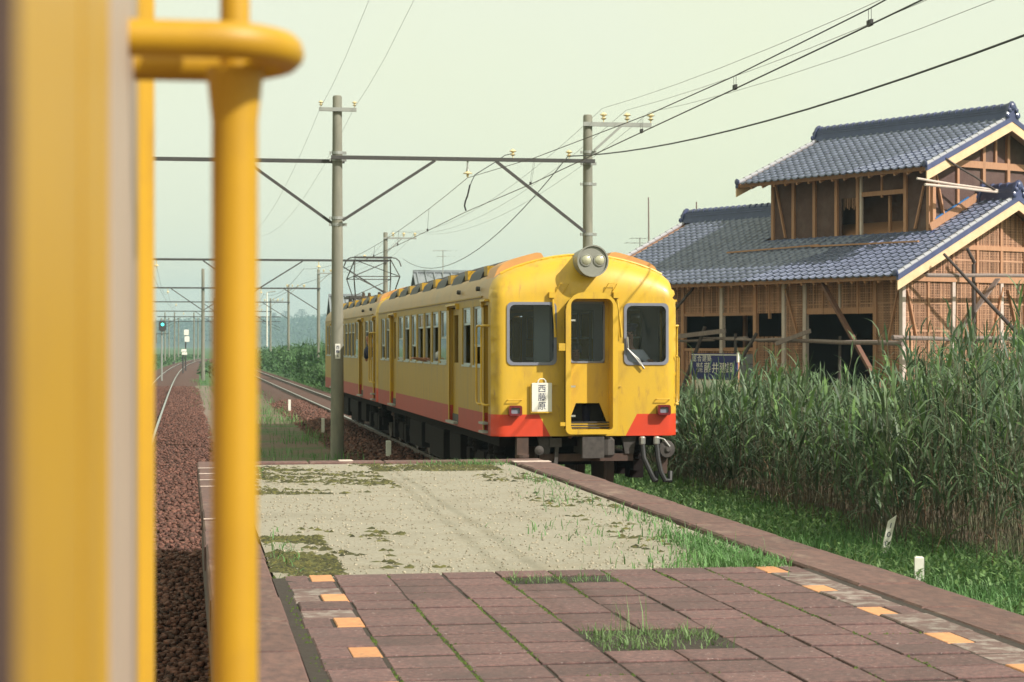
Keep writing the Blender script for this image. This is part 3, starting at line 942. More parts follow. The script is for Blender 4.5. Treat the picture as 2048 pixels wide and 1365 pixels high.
def make_car():
    car = thing('railcar', 'x', 'railcar')
    dense, holes, front = make_front(car)
    # ---- side walls
    for sgn, nm in ((-1, 'side_wall'), (1, 'side_wall')):
        us = sorted({0.0, LEN} | {v for w in SIDE_WIN for v in w} | {v for d in SIDE_DOOR for v in d} | {0.08})
        us = [u for u in us if u == 0.0 or u > 0.12]
        us[1] = max(us[1], 0.16)
        zs = [0.95, 1.0, RED_Z, 1.9, 2.2, 2.4, 2.5, 2.6, 2.75, 2.78, 2.85]
        def hole(y, z):
            if WIN_Z[0] < z < WIN_Z[1] and any(a < y < b for a, b in SIDE_WIN):
                return True
            return 1.0 < z < 2.78 and any(a < y < b for a, b in SIDE_DOOR[1:] ) or (1.0 < z < 2.75 and 0.30 < y < 0.78)
        us = sorted(set(us) | {0.40})
        us = [u for u in us if u not in (0.16,)]
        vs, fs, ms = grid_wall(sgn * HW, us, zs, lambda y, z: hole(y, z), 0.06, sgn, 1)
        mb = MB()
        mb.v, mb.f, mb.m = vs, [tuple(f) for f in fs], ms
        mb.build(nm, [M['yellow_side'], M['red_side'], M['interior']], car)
    # ---- roof shell
    pr = [(x, z) for x, z in PROF[1:]]
    full = pr + [(-x, z) for x, z in reversed(pr[:-1])]
    ysamp = [None, 0.5, 1.2, 4, 8, 12, LEN]
    vs, fs = [], []
    for ys in ysamp:
        for (x, z) in full:
            vs.append((x, yoff(x, z) if ys is None else ys, z))
    k = len(full)
    for i in range(len(ysamp) - 1):
        for j in range(k - 1):
            fs.append((i * k + j, i * k + j + 1, (i + 1) * k + j + 1, (i + 1) * k + j))
    mb = MB(); mb.v, mb.f, mb.m = vs, fs, [1 if 3 <= j <= k - 5 and False else 0 for i in range(len(ysamp) - 1) for j in range(k - 1)]
    mb.build('roof', M['roof_yellow'], car, smooth=True)
    MB().box(-1.22, 1.22, 0.6, LEN - 0.05, 2.92, 2.95).build('ceiling', M['interior'], car)
    MB().box(-1.25, 1.25, 0.25, LEN - 0.02, 0.96, 1.12).build('floor_plate', M['interior_dark'], car)
    # visor along the front edge of the roof
    mb = MB()
    pts = []
    for i in range(25):
        x = -1.14 + 2.28 * i / 24
        pts.append((x, yoff(x, zr(x)) - 0.012, zr(x) + 0.004))
    mb.tube(pts, 0.022, 6)
    mb.build('roof_visor', M['yellow'], car, smooth=True)
    # rain gutters above the windows
    for sgn in (-1, 1):
        MB().box(sgn * 1.30, sgn * 1.325, 0.9, LEN - 0.1, 2.865, 2.885).build('gutter', M['yellow_side'], car)
    # rear end
    mb = MB()
    poly = [(x, z) for x, z in PROF] + [(-x, z) for x, z in reversed(PROF[:-1])]
    mb.prism(poly, lambda x, z: (x * 0.998, LEN + 0.02, z), lambda x, z: (x * 0.998, LEN - 0.03, z))
    mb.build('end_panel', M['yellow'], car)
    MB().box(-0.36, 0.36, LEN + 0.02, LEN + 0.20, 0.98, 2.9).build('gangway_bellows', M['black'], car)
    # ---- windows
    for sgn in (-1, 1):
        for (a, b), st in zip(SIDE_WIN, WIN_STATE):
            xo = sgn * (HW - 0.035)
            z0, z1 = WIN_Z
            f = 0.028
            mb = MB()
            for (ya, yb, za, zb) in ((a, b, z0, z0 + f), (a, b, z1 - f, z1), (a, a + f, z0 + f, z1 - f), (b - f, b, z0 + f, z1 - f)):
                mb.box(xo - 0.018, xo + 0.018, ya, yb, za, zb)
            mb.box(sgn * (HW - 0.005) - 0.02, sgn * (HW - 0.005) + 0.02, a - 0.01, b + 0.01, z0 - 0.025, z0 + 0.002)
            w = mb.build('window', M['sash'], car)
            def pane(za, zb, dx, m):
                p = MB()
                p.box(xo - dx - 0.004, xo - dx + 0.004, a + f, b - f, za, zb)
                p.build('pane', m, w)
                r = MB()
                r.box(xo - dx - 0.012, xo - dx + 0.012, a + f, b - f, za - 0.03, za)
                r.build('sash_rail', M['sash'], w)
            s = st if sgn < 0 else 0
            if s == 0:
                pane(2.33, z1 - f, 0.0, M['glass_sky'])
                pane(z0 + f + 0.03, 2.30, 0.022, M['glass_sky'])
            elif s == 1:
                pane(2.52, z1 - f, 0.0, M['glass_sky'])
            else:
                pane(2.20, z1 - f, 0.0, M['glass_sky'])
    # ---- passenger doors
    for sgn in (-1, 1):
        for (a, b) in SIDE_DOOR[1:]:
            x = sgn * (HW - 0.075)
            mb = MB()
            z0, z1, wz0, wz1 = 1.02, 2.76, 1.92, 2.66
            for (ya, yb, za, zb) in ((a, b, z0, wz0), (a, b, wz1, z1), (a, a + 0.13, wz0, wz1), (b - 0.13, b, wz0, wz1)):
                mb.box(x - 0.016, x + 0.016, ya, yb, za, zb)
            d = mb.build('passenger_door', M['yellow_side'], car)
            MB().box(x - 0.004, x + 0.004, a + 0.13, b - 0.13, wz0, wz1).build('pane', M['glass_sky'], d)
            MB().box(x + sgn * 0.02, x + sgn * 0.045, a + 0.04, a + 0.08, 1.7, 1.82).build('door_handle', M['chrome'], d)
            # rain hood and step plate
            mb = MB()
            mb.box(sgn * 1.30, sgn * 1.36, a - 0.04, b + 0.04, 2.80, 2.83)
            for ye in (a - 0.04, b):
                mb.box(sgn * 1.30, sgn * 1.345, ye, ye + 0.04, 2.74, 2.80)
            mb.build('door_hood', M['yellow'], car)
            mb = MB()
            mb.box(sgn * 1.30, sgn * 1.37, a + 0.05, b - 0.05, 0.985, 1.02)
            mb.build('step_plate', M['galv'], car)
            # bright edge of the door pocket
            MB().box(sgn * 1.285, sgn * 1.312, b, b + 0.05, 1.0, 2.78).build('door_post', M['yellow'], car)
        # crew door
        a, b = 0.40, 0.78
        x = sgn * (HW - 0.07)
        mb = MB()
        for (ya, yb, za, zb) in ((a, b, 1.02, 1.92), (a, b, 2.66, 2.76), (a, a + 0.05, 1.92, 2.66), (b - 0.07, b, 1.92, 2.66)):
            mb.box(x - 0.016, x + 0.016, ya, yb, za, zb)
        d = mb.build('crew_door', M['yellow_side'], car)
        MB().box(x - 0.004, x + 0.004, a + 0.05, b - 0.07, 1.92, 2.66).build('pane', M['glass'], d)
        mb = MB()
        mb.box(sgn * 1.30, sgn * 1.36, a - 0.05, b + 0.05, 2.80, 2.83)
        mb.box(sgn * 1.30, sgn * 1.345, b, b + 0.04, 2.72, 2.80)
        mb.build('door_hood', M['yellow'], car)
        MB().box(sgn * 1.288, sgn * 1.312, b, b + 0.05, 1.0, 2.75).build('door_post', M['yellow'], car)
        mb = MB()
        mb.box(sgn * 1.30, sgn * 1.38, a, b, 1.10, 1.13)
        mb.box(sgn * 1.30, sgn * 1.38, a, b, 0.98, 1.01)
        mb.build('crew_step', M['galv'], car)
        for yy in (0.93, 0.46):
            pts = [(sgn * 1.295, yy - 0.16, 2.46), (sgn * 1.37, yy - 0.13, 2.465), (sgn * 1.385, yy - 0.03, 2.46), (sgn * 1.387, yy, 2.40)]
            pts += [(sgn * 1.387, yy, z) for z in (2.2, 1.9, 1.6, 1.44)]
            pts += [(sgn * 1.385, yy - 0.03, 1.385), (sgn * 1.37, yy - 0.13, 1.37), (sgn * 1.295, yy - 0.16, 1.37)]
            MB().tube(pts, 0.016, 8).build('handrail', M['yellow'], car, smooth=True)
        # little marker lamp and socket high on the side
        MB().lathe([(0.0, 0.0), (0.035, 0.0), (0.035, 0.05), (0.02, 0.06)], (sgn * 1.30, 1.18, 2.99), (sgn, 0, 0.1), 10).build('marker_lamp', M['steel_dark'], car)
        MB().lathe([(0.0, 0.0), (0.035, 0.0), (0.035, 0.05), (0.02, 0.06)], (sgn * 1.30, 3.2, 2.99), (sgn, 0, 0.1), 10).build('marker_lamp', M['steel_dark'], car)
    # ---- interior: bulkhead behind the cab, longitudinal seats
    mb = MB()
    yb = 1.0
    for (x0, x1, z0, z1) in ((-1.24, 1.24, 1.12, 1.85), (-1.24, 1.24, 2.7, 2.92), (-1.24, -0.95, 1.85, 2.7), (-0.45, -0.26, 1.85, 2.7), (0.30, 0.55, 1.85, 2.7), (1.0, 1.24, 1.85, 2.7)):
        mb.box(x0, x1, yb - 0.02, yb + 0.02, z0, z1)
    mb.build('bulkhead', M['interior'], car)
    MB().box(-0.62, -0.40, 0.62, 0.66, 1.5, 2.74).build('cab_blind', M['blind'], car)
    for sgn in (-1, 1):
        for (ya, yb2) in ((1.2, 3.2), (4.7, 12.4), (13.9, 15.9)):
            mb = MB()
            mb.box(sgn * 0.80, sgn * 1.18, ya, yb2, 1.12, 1.52)
            mb.box(sgn * 1.10, sgn * 1.22, ya, yb2, 1.52, 1.86)
            mb.build('bench_seat', M['seat'], car)
    MB().box(0.34, 1.15, 0.20, 0.30, 1.12, 1.80).build('control_desk', M['interior'], car)
    MB().box(0.62, 1.0, 0.98 - 0.10, 0.98 - 0.03, 1.5, 2.0).build('driver_seat', M['seat'], car)
    # ---- front windows
    for hp in holes[:2]:
        cx = sum(p[0] for p in hp) / len(hp)
        cz = sum(p[1] for p in hp) / len(hp)
        def grow(loop, d):
            return [(p[0] + d * math.copysign(1, p[0] - cx), p[1] + d * math.copysign(1, p[1] - cz)) for p in loop]
        fr = MB().ring(grow(hp, 0.008), grow(hp, -0.030), lambda x, z: (x, yoff(x, z) - 0.016, z), lambda x, z: (x, yoff(x, z) + 0.03, z)).build('windscreen', M['rubber_grey'], car)
        MB().prism(grow(hp, -0.028), lambda x, z: (x, yoff(x, z) + 0.008, z), lambda x, z: (x, yoff(x, z) + 0.014, z)).build('pane', M['glass'], fr)
    # ---- gangway: black bellows, yellow outer ring, inner jamb, door
    go = rrect(-0.335, 0.385, 0.985, 2.915, 0.07, rt=0.26)
    gi = rrect(-0.265, 0.315, 1.045, 2.825, 0.05, rt=0.09)
    gm = rrect(-0.305, 0.355, 1.01, 2.90, 0.06, rt=0.24)
    MB().ring(go, gi, lambda x, z: (x, -0.27, z), lambda x, z: (x, -0.215, z)).build('gangway_frame', M['yellow'], car)
    gin = rrect(-0.262, 0.312, 1.048, 2.822, 0.05, rt=0.09)
    gi2 = rrect(-0.272, 0.322, 1.038, 2.832, 0.05, rt=0.09)
    MB().ring(gi2, gin, lambda x, z: (x, -0.213, z), lambda x, z: (x, 0.06, z)).build('gangway_jamb', M['yellow'], car)
    MB().ring(gm, rrect(-0.282, 0.332, 1.03, 2.85, 0.05, rt=0.12), lambda x, z: (x, -0.212, z), lambda x, z: (x, -0.004, z)).build('bellows', M['black'], car)
    for (x0, x1) in ((-0.43, -0.335), (0.385, 0.47)):
        MB().box(x0, x1, -0.262, -0.225, 2.12, 2.22).build('gangway_lug', M['yellow'], car)
    MB().box(-0.41, -0.335, -0.262, -0.225, 1.10, 1.15).build('gangway_lug', M['yellow'], car)
    dpoly = rrect(-0.262, 0.312, 1.05, 2.82, 0.03)
    wpoly = rrect(-0.235, 0.262, 1.95, 2.79, 0.06)
    dr = MB()
    for (x0, x1, z0, z1) in ((-0.262, 0.312, 1.40, 1.95), (-0.262, 0.312, 2.79, 2.822), (-0.262, -0.235, 1.95, 2.79), (0.262, 0.312, 1.95, 2.79)):
        dr.box(x0, x1, 0.03, 0.06, z0, z1)
    door = dr.build('gangway_door', M['yellow'], car)
    wi = rrect(-0.212, 0.239, 1.975, 2.765, 0.05)
    MB().ring(wpoly, wi, lambda x, z: (x, 0.018, z), lambda x, z: (x, 0.064, z)).build('window_seal', M['rubber_grey'], door)
    MB().prism(wi, lambda x, z: (x, 0.040, z), lambda x, z: (x, 0.046, z)).build('pane', M['glass'], door)
    mb = MB()
    mb.box(-0.262, 0.312, 0.02, 0.05, 1.05, 1.12)
    for (x0, x1, xa, xb) in ((-0.262, -0.25, -0.262, -0.14), (0.30, 0.312, 0.19, 0.312)):
        mb.prism([(x0, 1.12), (x1, 1.12), (xb, 1.40), (xa, 1.40)], lambda x, z: (x, 0.03, z), lambda x, z: (x, 0.06, z))
    mb.build('door_foot', M['yellow'], door)
    mb = MB()
    mb.box(-0.255, 0.305, -0.12, 0.0, 1.06, 1.075)
    for z in (1.10, 1.14):
        mb.tube([(-0.25, -0.08, z), (0.30, -0.08, z)], 0.010, 6)
    mb.build('foot_plate', M['under_grey'], car)
    MB().box(-0.26, 0.31, 0.35, 0.37, 1.05, 1.42).build('door_well', M['black'], car)
    for z in (2.52, 1.62, 1.22):
        MB().box(-0.262, -0.19, -0.20, -0.16, z, z + 0.025).build('latch', M['chrome'], car)
    # ---- headlamp
    lx, lz = 0.045, 3.335
    ax = (0, -1, 0.02)
    hl = MB().lathe([(0.0, -0.55), (0.19, -0.52), (0.205, -0.1), (0.212, 0.20), (0.218, 0.24), (0.200, 0.24), (0.198, 0.215), (0.0, 0.215)], (lx, 0.0, lz), ax, 28).build('headlamp', M['lamp_grey'], car, smooth=True)
    for dx in (-0.09, 0.095):
        le = MB().lathe([(0.0, 0.0), (0.085, 0.0), (0.085, 0.015), (0.072, 0.018), (0.066, 0.012)], (lx + dx, -0.214, lz + 0.015), ax, 18).build('lens_rim', M['lamp_grey'], hl, smooth=True)
        MB().lathe([(0.0, 0.0), (0.066, 0.010), (0.05, 0.022), (0.0, 0.030)], (lx + dx, -0.220, lz + 0.015), ax, 18).build('lens', M['lens'], hl, smooth=True)
    # ---- roof hoods above the cab and the row of ventilators
    def hood(x0, x1, y0, y1, h, m, nm):
        mb = MB()
        n = 12
        rows = []
        for yy in (y0, y1):
            r = []
            for i in range(n + 1):
                u = i / n
                x = x0 + (x1 - x0) * u
                e = min(u, 1 - u) * (abs(x1 - x0)) / 0.14
                k = math.sqrt(max(1 - (1 - min(e, 1.0)) ** 2, 0.0))
                r.append((x, zr(x) - 0.01 + h * k))
            rows.append(r)
        top = [(x, y0, z) for x, z in rows[0]] + [(x, y1, z) for x, z in rows[1]]
        bot = [(x, y0, zr(x) - 0.02) for x, z in rows[0]] + [(x, y1, zr(x) - 0.02) for x, z in rows[1]]
        N = n + 1
        vs = top + bot
        fs = []
        for i in range(n):
            fs.append((i, i + 1, N + i + 1, N + i))
            fs.append((i, i + 1, 2 * N + i + 1, 2 * N + i))
            fs.append((N + i, N + i + 1, 3 * N + i + 1, 3 * N + i))
        mb.add(vs, fs)
        return mb.build(nm, m, car, smooth=True)
    hood(-1.20, -0.47, 0.55, 1.30, 0.125, M['hood'], 'roof_hood')
    hood(0.40, 1.16, 0.55, 1.30, 0.125, M['hood'], 'roof_hood')
    for sgn in (-1, 1):
        for i in range(7):
            y = 2.0 + 2.02 * i
            v = hood(sgn * 1.18, sgn * 0.62, y, y + 1.2, 0.12, M['vent_dark'], 'roof_vent')
            MB().box(sgn * 0.66, sgn * 1.12, y - 0.34, y - 0.01, 3.20, 3.34).build('vent_neck', M['yellow_side'], car)
    # ---- tail lamps
    for x in (-1.0, 1.07):
        tl = MB().ring(rrect(x - 0.09, x + 0.09, 1.235, 1.375, 0.03), rrect(x - 0.06, x + 0.06, 1.265, 1.345, 0.015), lambda a, b: (a, -0.12, b), lambda a, b: (a, 0.02, b)).build('tail_lamp', M['tail'], car)
        MB().box(x - 0.062, x + 0.062, -0.09, 0.0, 1.262, 1.348).build('lens', M['rubber_grey'], tl)
        MB().tube([(x - 0.10, 0.01, 1.445), (x - 0.09, -0.05, 1.45), (x + 0.09, -0.05, 1.45), (x + 0.10, 0.01, 1.445)], 0.007, 6).build('lamp_guard', M['yellow'], car)
    # ---- wipers, grips, small fittings
    for (a, b, c2) in (((-0.475, -0.03, 2.86), (-0.445, -0.05, 2.42), (-0.44, -0.05, 2.30)), ((0.42, -0.03, 2.86), (0.47, -0.05, 2.42), (0.48, -0.05, 2.30))):
        mb = MB()
        mb.tube([a, b], 0.016, 6)
        mb.box(a[0] - 0.05, a[0] + 0.03, -0.06, 0.0, a[2] - 0.02, a[2] + 0.06)
        mb.tube([b, c2], 0.02, 6)
        mb.build('wiper_motor', M['yellow'], car)
    mb = MB()
    mb.tube([(0.80, -0.04, 1.87), (0.72, -0.05, 2.0), (0.565, -0.04, 2.14)], 0.014, 6)
    mb.tube([(0.565, -0.045, 2.31), (0.575, -0.045, 2.12)], 0.012, 6)
    mb.tube([(0.56, -0.055, 2.15), (0.80, -0.05, 1.88)], 0.010, 6)
    mb.build('wiper', M['chrome'], car)
    for x in (-0.37, 0.30):
        MB().tube([(x - 0.07, 0.0, 2.90), (x, -0.05, 3.04), (x + 0.12, -0.05, 3.04), (x + 0.05, 0.0, 2.90)], 0.007, 6).build('grip', M['yellow'], car)
    for x, z in ((-0.45, 1.65), (0.44, 1.63)):
        MB().tube([(x - 0.06, 0, z), (x - 0.05, -0.04, z), (x + 0.03, -0.04, z), (x + 0.04, 0, z)], 0.007, 6).build('grip', M['yellow'], car)
    # corner pipe on the front right edge
    MB().tube([(1.27, 0.05, 2.05), (1.325, 0.10, 2.02), (1.325, 0.12, 1.42), (1.28, 0.10, 1.38)], 0.014, 6).build('handrail', M['yellow'], car)
    # ---- underframe, bogies and front gear
    mb = MB()
    mb.box(-1.15, 1.15, 0.35, LEN - 0.3, 0.80, 0.94)
    mb.build('underframe', M['under'], car)
    for (ya, yb2, xa, xb, z0) in ((4.3, 5.6, 0.45, 1.15, 0.36), (6.0, 7.9, 0.35, 1.2, 0.30), (8.2, 9.0, 0.6, 1.15, 0.45), (9.3, 11.2, 0.4, 1.18, 0.33)):
        for sgn in (-1, 1):
            MB().bevbox(min(sgn * xa, sgn * xb), max(sgn * xa, sgn * xb), ya, yb2, z0, 0.80, 0.02).build('equipment_box', M['under'], car)
    for yc in (2.6, 13.7):
        mb = MB()
        for sgn in (-1, 1):
            mb.box(sgn * 0.92, sgn * 1.05, yc - 1.45, yc + 1.45, 0.40, 0.56)
            mb.box(sgn * 0.90, sgn * 1.08, yc - 0.35, yc + 0.35, 0.28, 0.62)
            for dy in (-1.05, 1.05):
                mb.box(sgn * 0.92, sgn * 1.12, yc + dy - 0.17, yc + dy + 0.17, 0.28, 0.62)
                for cc in (-0.26, 0.26):
                    mb.lathe([(0.08, 0), (0.095, 0.03), (0.08, 0.06), (0.095, 0.09), (0.08, 0.12), (0.095, 0.15), (0.08, 0.2)], (sgn * 1.0, yc + dy + cc, 0.58), (0, 0, 1), 10)
        mb.box(-0.9, 0.9, yc - 0.25, yc + 0.25, 0.42, 0.70)
        bg_ = mb.build('bogie', M['under'], car)
        for dy in (-1.05, 1.05):
            for sgn in (-1, 1):
                MB().lathe([(0.10, -0.08), (0.42, -0.07), (0.43, 0.05), (0.46, 0.06), (0.46, 0.09), (0.12, 0.09)], (sgn * 0.565, yc + dy, 0.43), (-sgn, 0, 0), 24).build('wheel', M['rail'], bg_, smooth=True)
    MB().box(-0.62, 0.68, 0.10, 0.22, 0.60, 0.70).build('buffer_beam', M['under_rust'], car)
    for x in (-0.56, 0.62):
        MB().prism([(x - 0.10, 0.94), (x + 0.10, 0.94), (x + 0.06, 0.70), (x - 0.06, 0.70)], lambda a, b: (a, 0.08, b), lambda a, b: (a, 0.16, b)).build('beam_bracket', M['under_grey'], car)
    mb = MB()
    mb.box(-0.06, 0.16, -0.15, 0.6, 0.70, 0.92)
    mb.box(-0.10, 0.20, -0.24, -0.15, 0.66, 0.95)
    mb.lathe([(0.07, -0.14), (0.11, -0.1), (0.11, 0.1), (0.07, 0.14)], (0.26, -0.1, 0.80), (0, 0, 1), 10)
    mb.build('coupler', M['under_grey'], car)
    mb = MB()
    mb.box(-0.96, -0.80, 0.02, 0.16, 0.70, 0.94)
    mb.lathe([(0.05, 0.0), (0.10, 0.02), (0.10, 0.06), (0.06, 0.08), (0.06, 0.16), (0.03, 0.18)], (-0.88, 0.08, 0.72), (0, 0, -1), 12)
    mb.build('brake_valve', M['under_rust'], car)
    MB().lathe([(0.06, 0.0), (0.065, 0.05), (0.02, 0.07)], (-0.66, 0.02, 0.76), (0, -1, 0), 12).build('pipe_end', M['under_grey'], car)
    mb = MB()
    mb.box(-0.50, -0.34, 0.02, 0.14, 0.80, 0.92)
    mb.bar((-0.40, 0.06, 0.80), (-0.44, 0.0, 0.42), 0.05, 0.05)
    mb.build('hose_hanger', M['under_grey'], car)
    for x, dx in ((0.78, 0.05), (0.98, 0.0)):
        mb = MB()
        mb.lathe([(0.03, 0), (0.045, 0.02), (0.045, 0.10), (0.03, 0.12)], (x, -0.02, 0.94), (0, 0, -1), 10)
        mb.build('hose_cock', M['chrome'], car)
        pts = [(x, -0.02, 0.84), (x + 0.01, -0.06, 0.65), (x + 0.04 + dx, -0.10, 0.46), (x + 0.10 + dx, -0.10, 0.34), (x + 0.18, -0.06, 0.33), (x + 0.20, 0.0, 0.45)]
        MB().tube(pts, 0.036, 8).build('air_hose', M['black'], car, smooth=True)
    MB().lathe([(0.0, 0.0), (0.115, 0.0), (0.125, 0.03), (0.11, 0.05), (0.05, 0.06), (0.03, 0.09), (0.0, 0.09)], (1.12, 0.02, 0.76), (0.2, -1, 0), 18).build('jumper_cover', M['under_grey'], car, smooth=True)
    MB().tube([(0.98, -0.02, 0.93), (1.08, -0.06, 0.90), (1.16, -0.06, 0.80)], 0.012, 6).build('jumper_chain', M['chrome'], car)
    MB().box(1.06, 1.16, 0.10, 0.16, 0.42, 0.72).build('steps', M['under_rust'], car)
    return car

TRAIN_X, TRAIN_Y = 5.418, 26.87
car = make_car()
car.location = (TRAIN_X, TRAIN_Y, 0)
car["label"] = "front yellow railcar with red skirt and twin headlamp arriving beside the platform"
car["group"] = "yellow railcars"
car2 = copy_tree(car)
car2.location = (TRAIN_X, TRAIN_Y + 16.62, 0)
car2["label"] = "second railcar coupled behind the front car, pantograph raised on its roof"
car3 = copy_tree(car)
car3.location = (-1.34, 2.65, 0)
car3.rotation_euler = (0, 0, math.pi)
car3["label"] = "blurred yellow railcar standing very close on the left, seen along its flank"

# own train's hand rails: the loop at the top and the stout vertical bar
for c in kids(car3):
    if c.name.split('.')[0] == 'handrail' and abs(c.data.vertices[0].co.x) > 0:
        if c.data.vertices[0].co.x < -1.25:
            bpy.data.objects.remove(c, do_unlink=True)
yb = 2.65 - 1.45
for nm in ('handrail',):
    mb = MB()
    xr = -1.300
    # vertical bar
    bx = xr - 0.075
    mb.tube([(bx, yb, z) for z in (1.36, 1.6, 1.9, 2.2, 2.36)] + [(bx, yb, 2.398)], [0.0168] * 5 + [0.021], 14)
    lp = []
    ya, yc = yb - 0.065, yb + 0.06
    for i in range(7):
        lp.append((xr + 0.01 - 0.075 * i / 6, yc, 2.410))
    for i in range(1, 12):
        t = math.pi * i / 12
        lp.append((xr - 0.065 - 0.047 * math.sin(t), (ya + yc) / 2 + (yc - ya) / 2 * math.cos(t), 2.410))
    for i in range(7):
        lp.append((xr - 0.065 + 0.075 * i / 6, ya, 2.410))
    mb.tube(lp, 0.0130, 12)
    mb.tube([(bx, yb, 2.39), (bx, yb, 2.5), (bx, yb, 2.8), (xr + 0.01, yb, 2.84)], 0.011, 10)
    mb.tube([(bx, yb, 1.38), (bx, yb, 1.34), (xr + 0.01, yb, 1.33)], 0.016, 10)
    mb.build('handrail', M['near_yellow'], car3, smooth=True)

for c in kids(car3):
    if c.name.split('.')[0] == 'window' and c.data.vertices[0].co.x < 0 and c.data.vertices[0].co.y < 1.5:
        for q in kids(c):
            bpy.data.objects.remove(q, do_unlink=True)
        bpy.data.objects.remove(c, do_unlink=True)
        break
MB().box(-1.301, -1.21, 2.142, 2.178, 1.91, 2.74).box(-1.301, -1.23, 1.60, 1.856, 1.906, 2.744).build('window_post', M['near_yellow'], car3)
MB().box(-1.302, -1.21, 2.179, 2.20, 1.91, 2.74).build('window_seal', M['under_rust'], car3)  # dark strip added for the darkness of the open window beside it
lin = MB()
lin.box(-1.302, -1.285, 1.046, 1.60, 1.906, 2.744)
for c in kids(car3):
    if c.name.split('.')[0] == 'side_wall':
        c.data = c.data.copy(); c.data.materials[0] = M['near_yellow']
lin.build('flush_window_panel', M['win_panel'], car3)  # flush panel added over the window so no hard handrail shadow shows there

# pantograph on the second car
pg = MB()
for x in (-0.75, 0.75):
    pg.bar((x, 14.1, 3.58), (x, 16.0, 3.58), 0.05, 0.06)
for y in (14.1, 16.0):
    pg.bar((-0.75, y, 3.58), (0.75, y, 3.58), 0.05, 0.06)
for x in (-0.6, 0.6):
    for y in (14.3, 15.8):
        pg.lathe([(0.05, 0), (0.09, 0.03), (0.05, 0.06), (0.09, 0.09), (0.05, 0.12), (0.05, 0.22)], (x, y, 3.34), (0, 0, 1), 10)
po = pg.build('pantograph', M['steel_dark'], car2)
fr = MB()
for sx in (-1, 1):
    fr.tube([(sx * 0.55, 14.55, 3.62), (sx * 0.66, 13.75, 4.16), (sx * 0.52, 15.0, 4.70)], 0.018, 6)
    fr.tube([(sx * 0.55, 15.55, 3.62), (sx * 0.66, 16.35, 4.16), (sx * 0.52, 15.1, 4.70)], 0.018, 6)
fr.tube([(-0.66, 13.75, 4.16), (0.52, 15.0, 4.68)], 0.012, 6)
fr.tube([(0.66, 13.75, 4.16), (-0.52, 15.0, 4.68)], 0.012, 6)
fr.tube([(-0.66, 16.35, 4.16), (0.52, 15.1, 4.68)], 0.012, 6)
fr.tube([(0.55, 14.55, 3.62), (-0.66, 13.75, 4.16)], 0.012, 6)
fr.tube([(-0.55, 15.55, 3.62), (0.66, 16.35, 4.16)], 0.012, 6)
fr.tube([(-0.66, 13.75, 4.16), (0.66, 13.75, 4.16)], 0.014, 6)
fr.tube([(-0.66, 16.35, 4.16), (0.66, 16.35, 4.16)], 0.014, 6)
fr.build('pantograph_arm', M['steel_dark'], po)
sh = MB()
sh.box(-0.55, 0.55, 14.98, 15.12, 4.73, 4.785)
for sx in (-1, 1):
    sh.tube([(sx * 0.55, 15.05, 4.76), (sx * 0.68, 15.05, 4.74), (sx * 0.78, 15.05, 4.66), (sx * 0.84, 15.05, 4.50)], 0.02, 6)
sh.bar((-0.5, 15.05, 4.68), (0.5, 15.05, 4.68), 0.04, 0.03)
sh.build('contact_shoe', M['steel_dark'], po)
for i, y in enumerate((13.0, 13.4, 12.5)):
    MB().lathe([(0.10, 0), (0.12, 0.05), (0.07, 0.10), (0.11, 0.14), (0.05, 0.2), (0.04, 0.3)], (-0.45 + 0.2 * i, y, 3.38), (0, 0, 1), 10).build('roof_insulator', M['porc_dark'], car2)
# ------------------------------------------------------------------ poles, gantry beams, wires
GP = 'concrete poles along the line'
def pole(label, x, y, top, r0, r1, band_z=()):
    p = thing('concrete_pole', label, 'pole', (x, y, -0.3), 0, GP)
    h = top + 0.3
    MB().tube([(0, 0, h * i / 8) for i in range(8)] + [(0, 0, h - 0.03), (0, 0, h)], [r0 + (r1 - r0) * i / 8 for i in range(8)] + [r1, r1 * 0.82], 18).build('shaft', M['conc_pole'], p, smooth=True)
    for bz in band_z:
        mb = MB()
        rr = r0 + (r1 - r0) * (bz / top) + 0.012
        mb.lathe([(rr, -0.03), (rr, 0.03)], (0, 0, bz + 0.3), (0, 0, 1), 16)
        for s in (-1, 1):
            mb.box(s * rr - 0.015, s * rr + 0.015 + s * 0.06, -0.03, 0.03, bz + 0.27, bz + 0.33)
        mb.build('pole_band', M['galv'], p)
    return p
def insulator(parent, loc, s=1.0, up=1, pale=True):
    mb = MB()
    mb.lathe([(0.012 * s, 0), (0.012 * s, 0.05 * s), (0.03 * s, 0.055 * s), (0.062 * s, 0.08 * s), (0.03 * s, 0.10 * s), (0.03 * s, 0.13 * s), (0.085 * s, 0.155 * s), (0.05 * s, 0.185 * s), (0.03 * s, 0.20 * s), (0.0, 0.215 * s)], loc, (0, 0, up), 12)
    return mb.build('insulator', M['porcelain'] if pale else M['porc_dark'], parent, smooth=True)
GY = 43.0
def px_x(px, Y):
    return at_y(px, 690, Y).x
# near pole between the tracks
x1 = px_x(674.5, GY)
p1 = pole('thick grey concrete pole with short crossarm standing left of the train', x1, GY, 7.55, 0.148, 0.100, (6.17, 6.32, 4.78, 4.92))
arm = MB()
arm.box(-0.40, 0.40, -0.16, -0.10, 7.50, 7.58)
a1 = arm.build('crossarm', M['galv'], p1)
for s in (-1, 1):
    insulator(a1, (s * 0.36, -0.13, 7.58), 0.7)
pl = MB().box(-0.055, 0.055, -0.150, -0.140, 2.20, 2.52).build('number_plate', M['white'], p1)
for i, ch in enumerate('西藤6'):
    text_obj('plate_character', ch, 0.085, M['ink'], pl, (0, -0.153, 2.44 - 0.09 * i), (R(90), 0, 0))
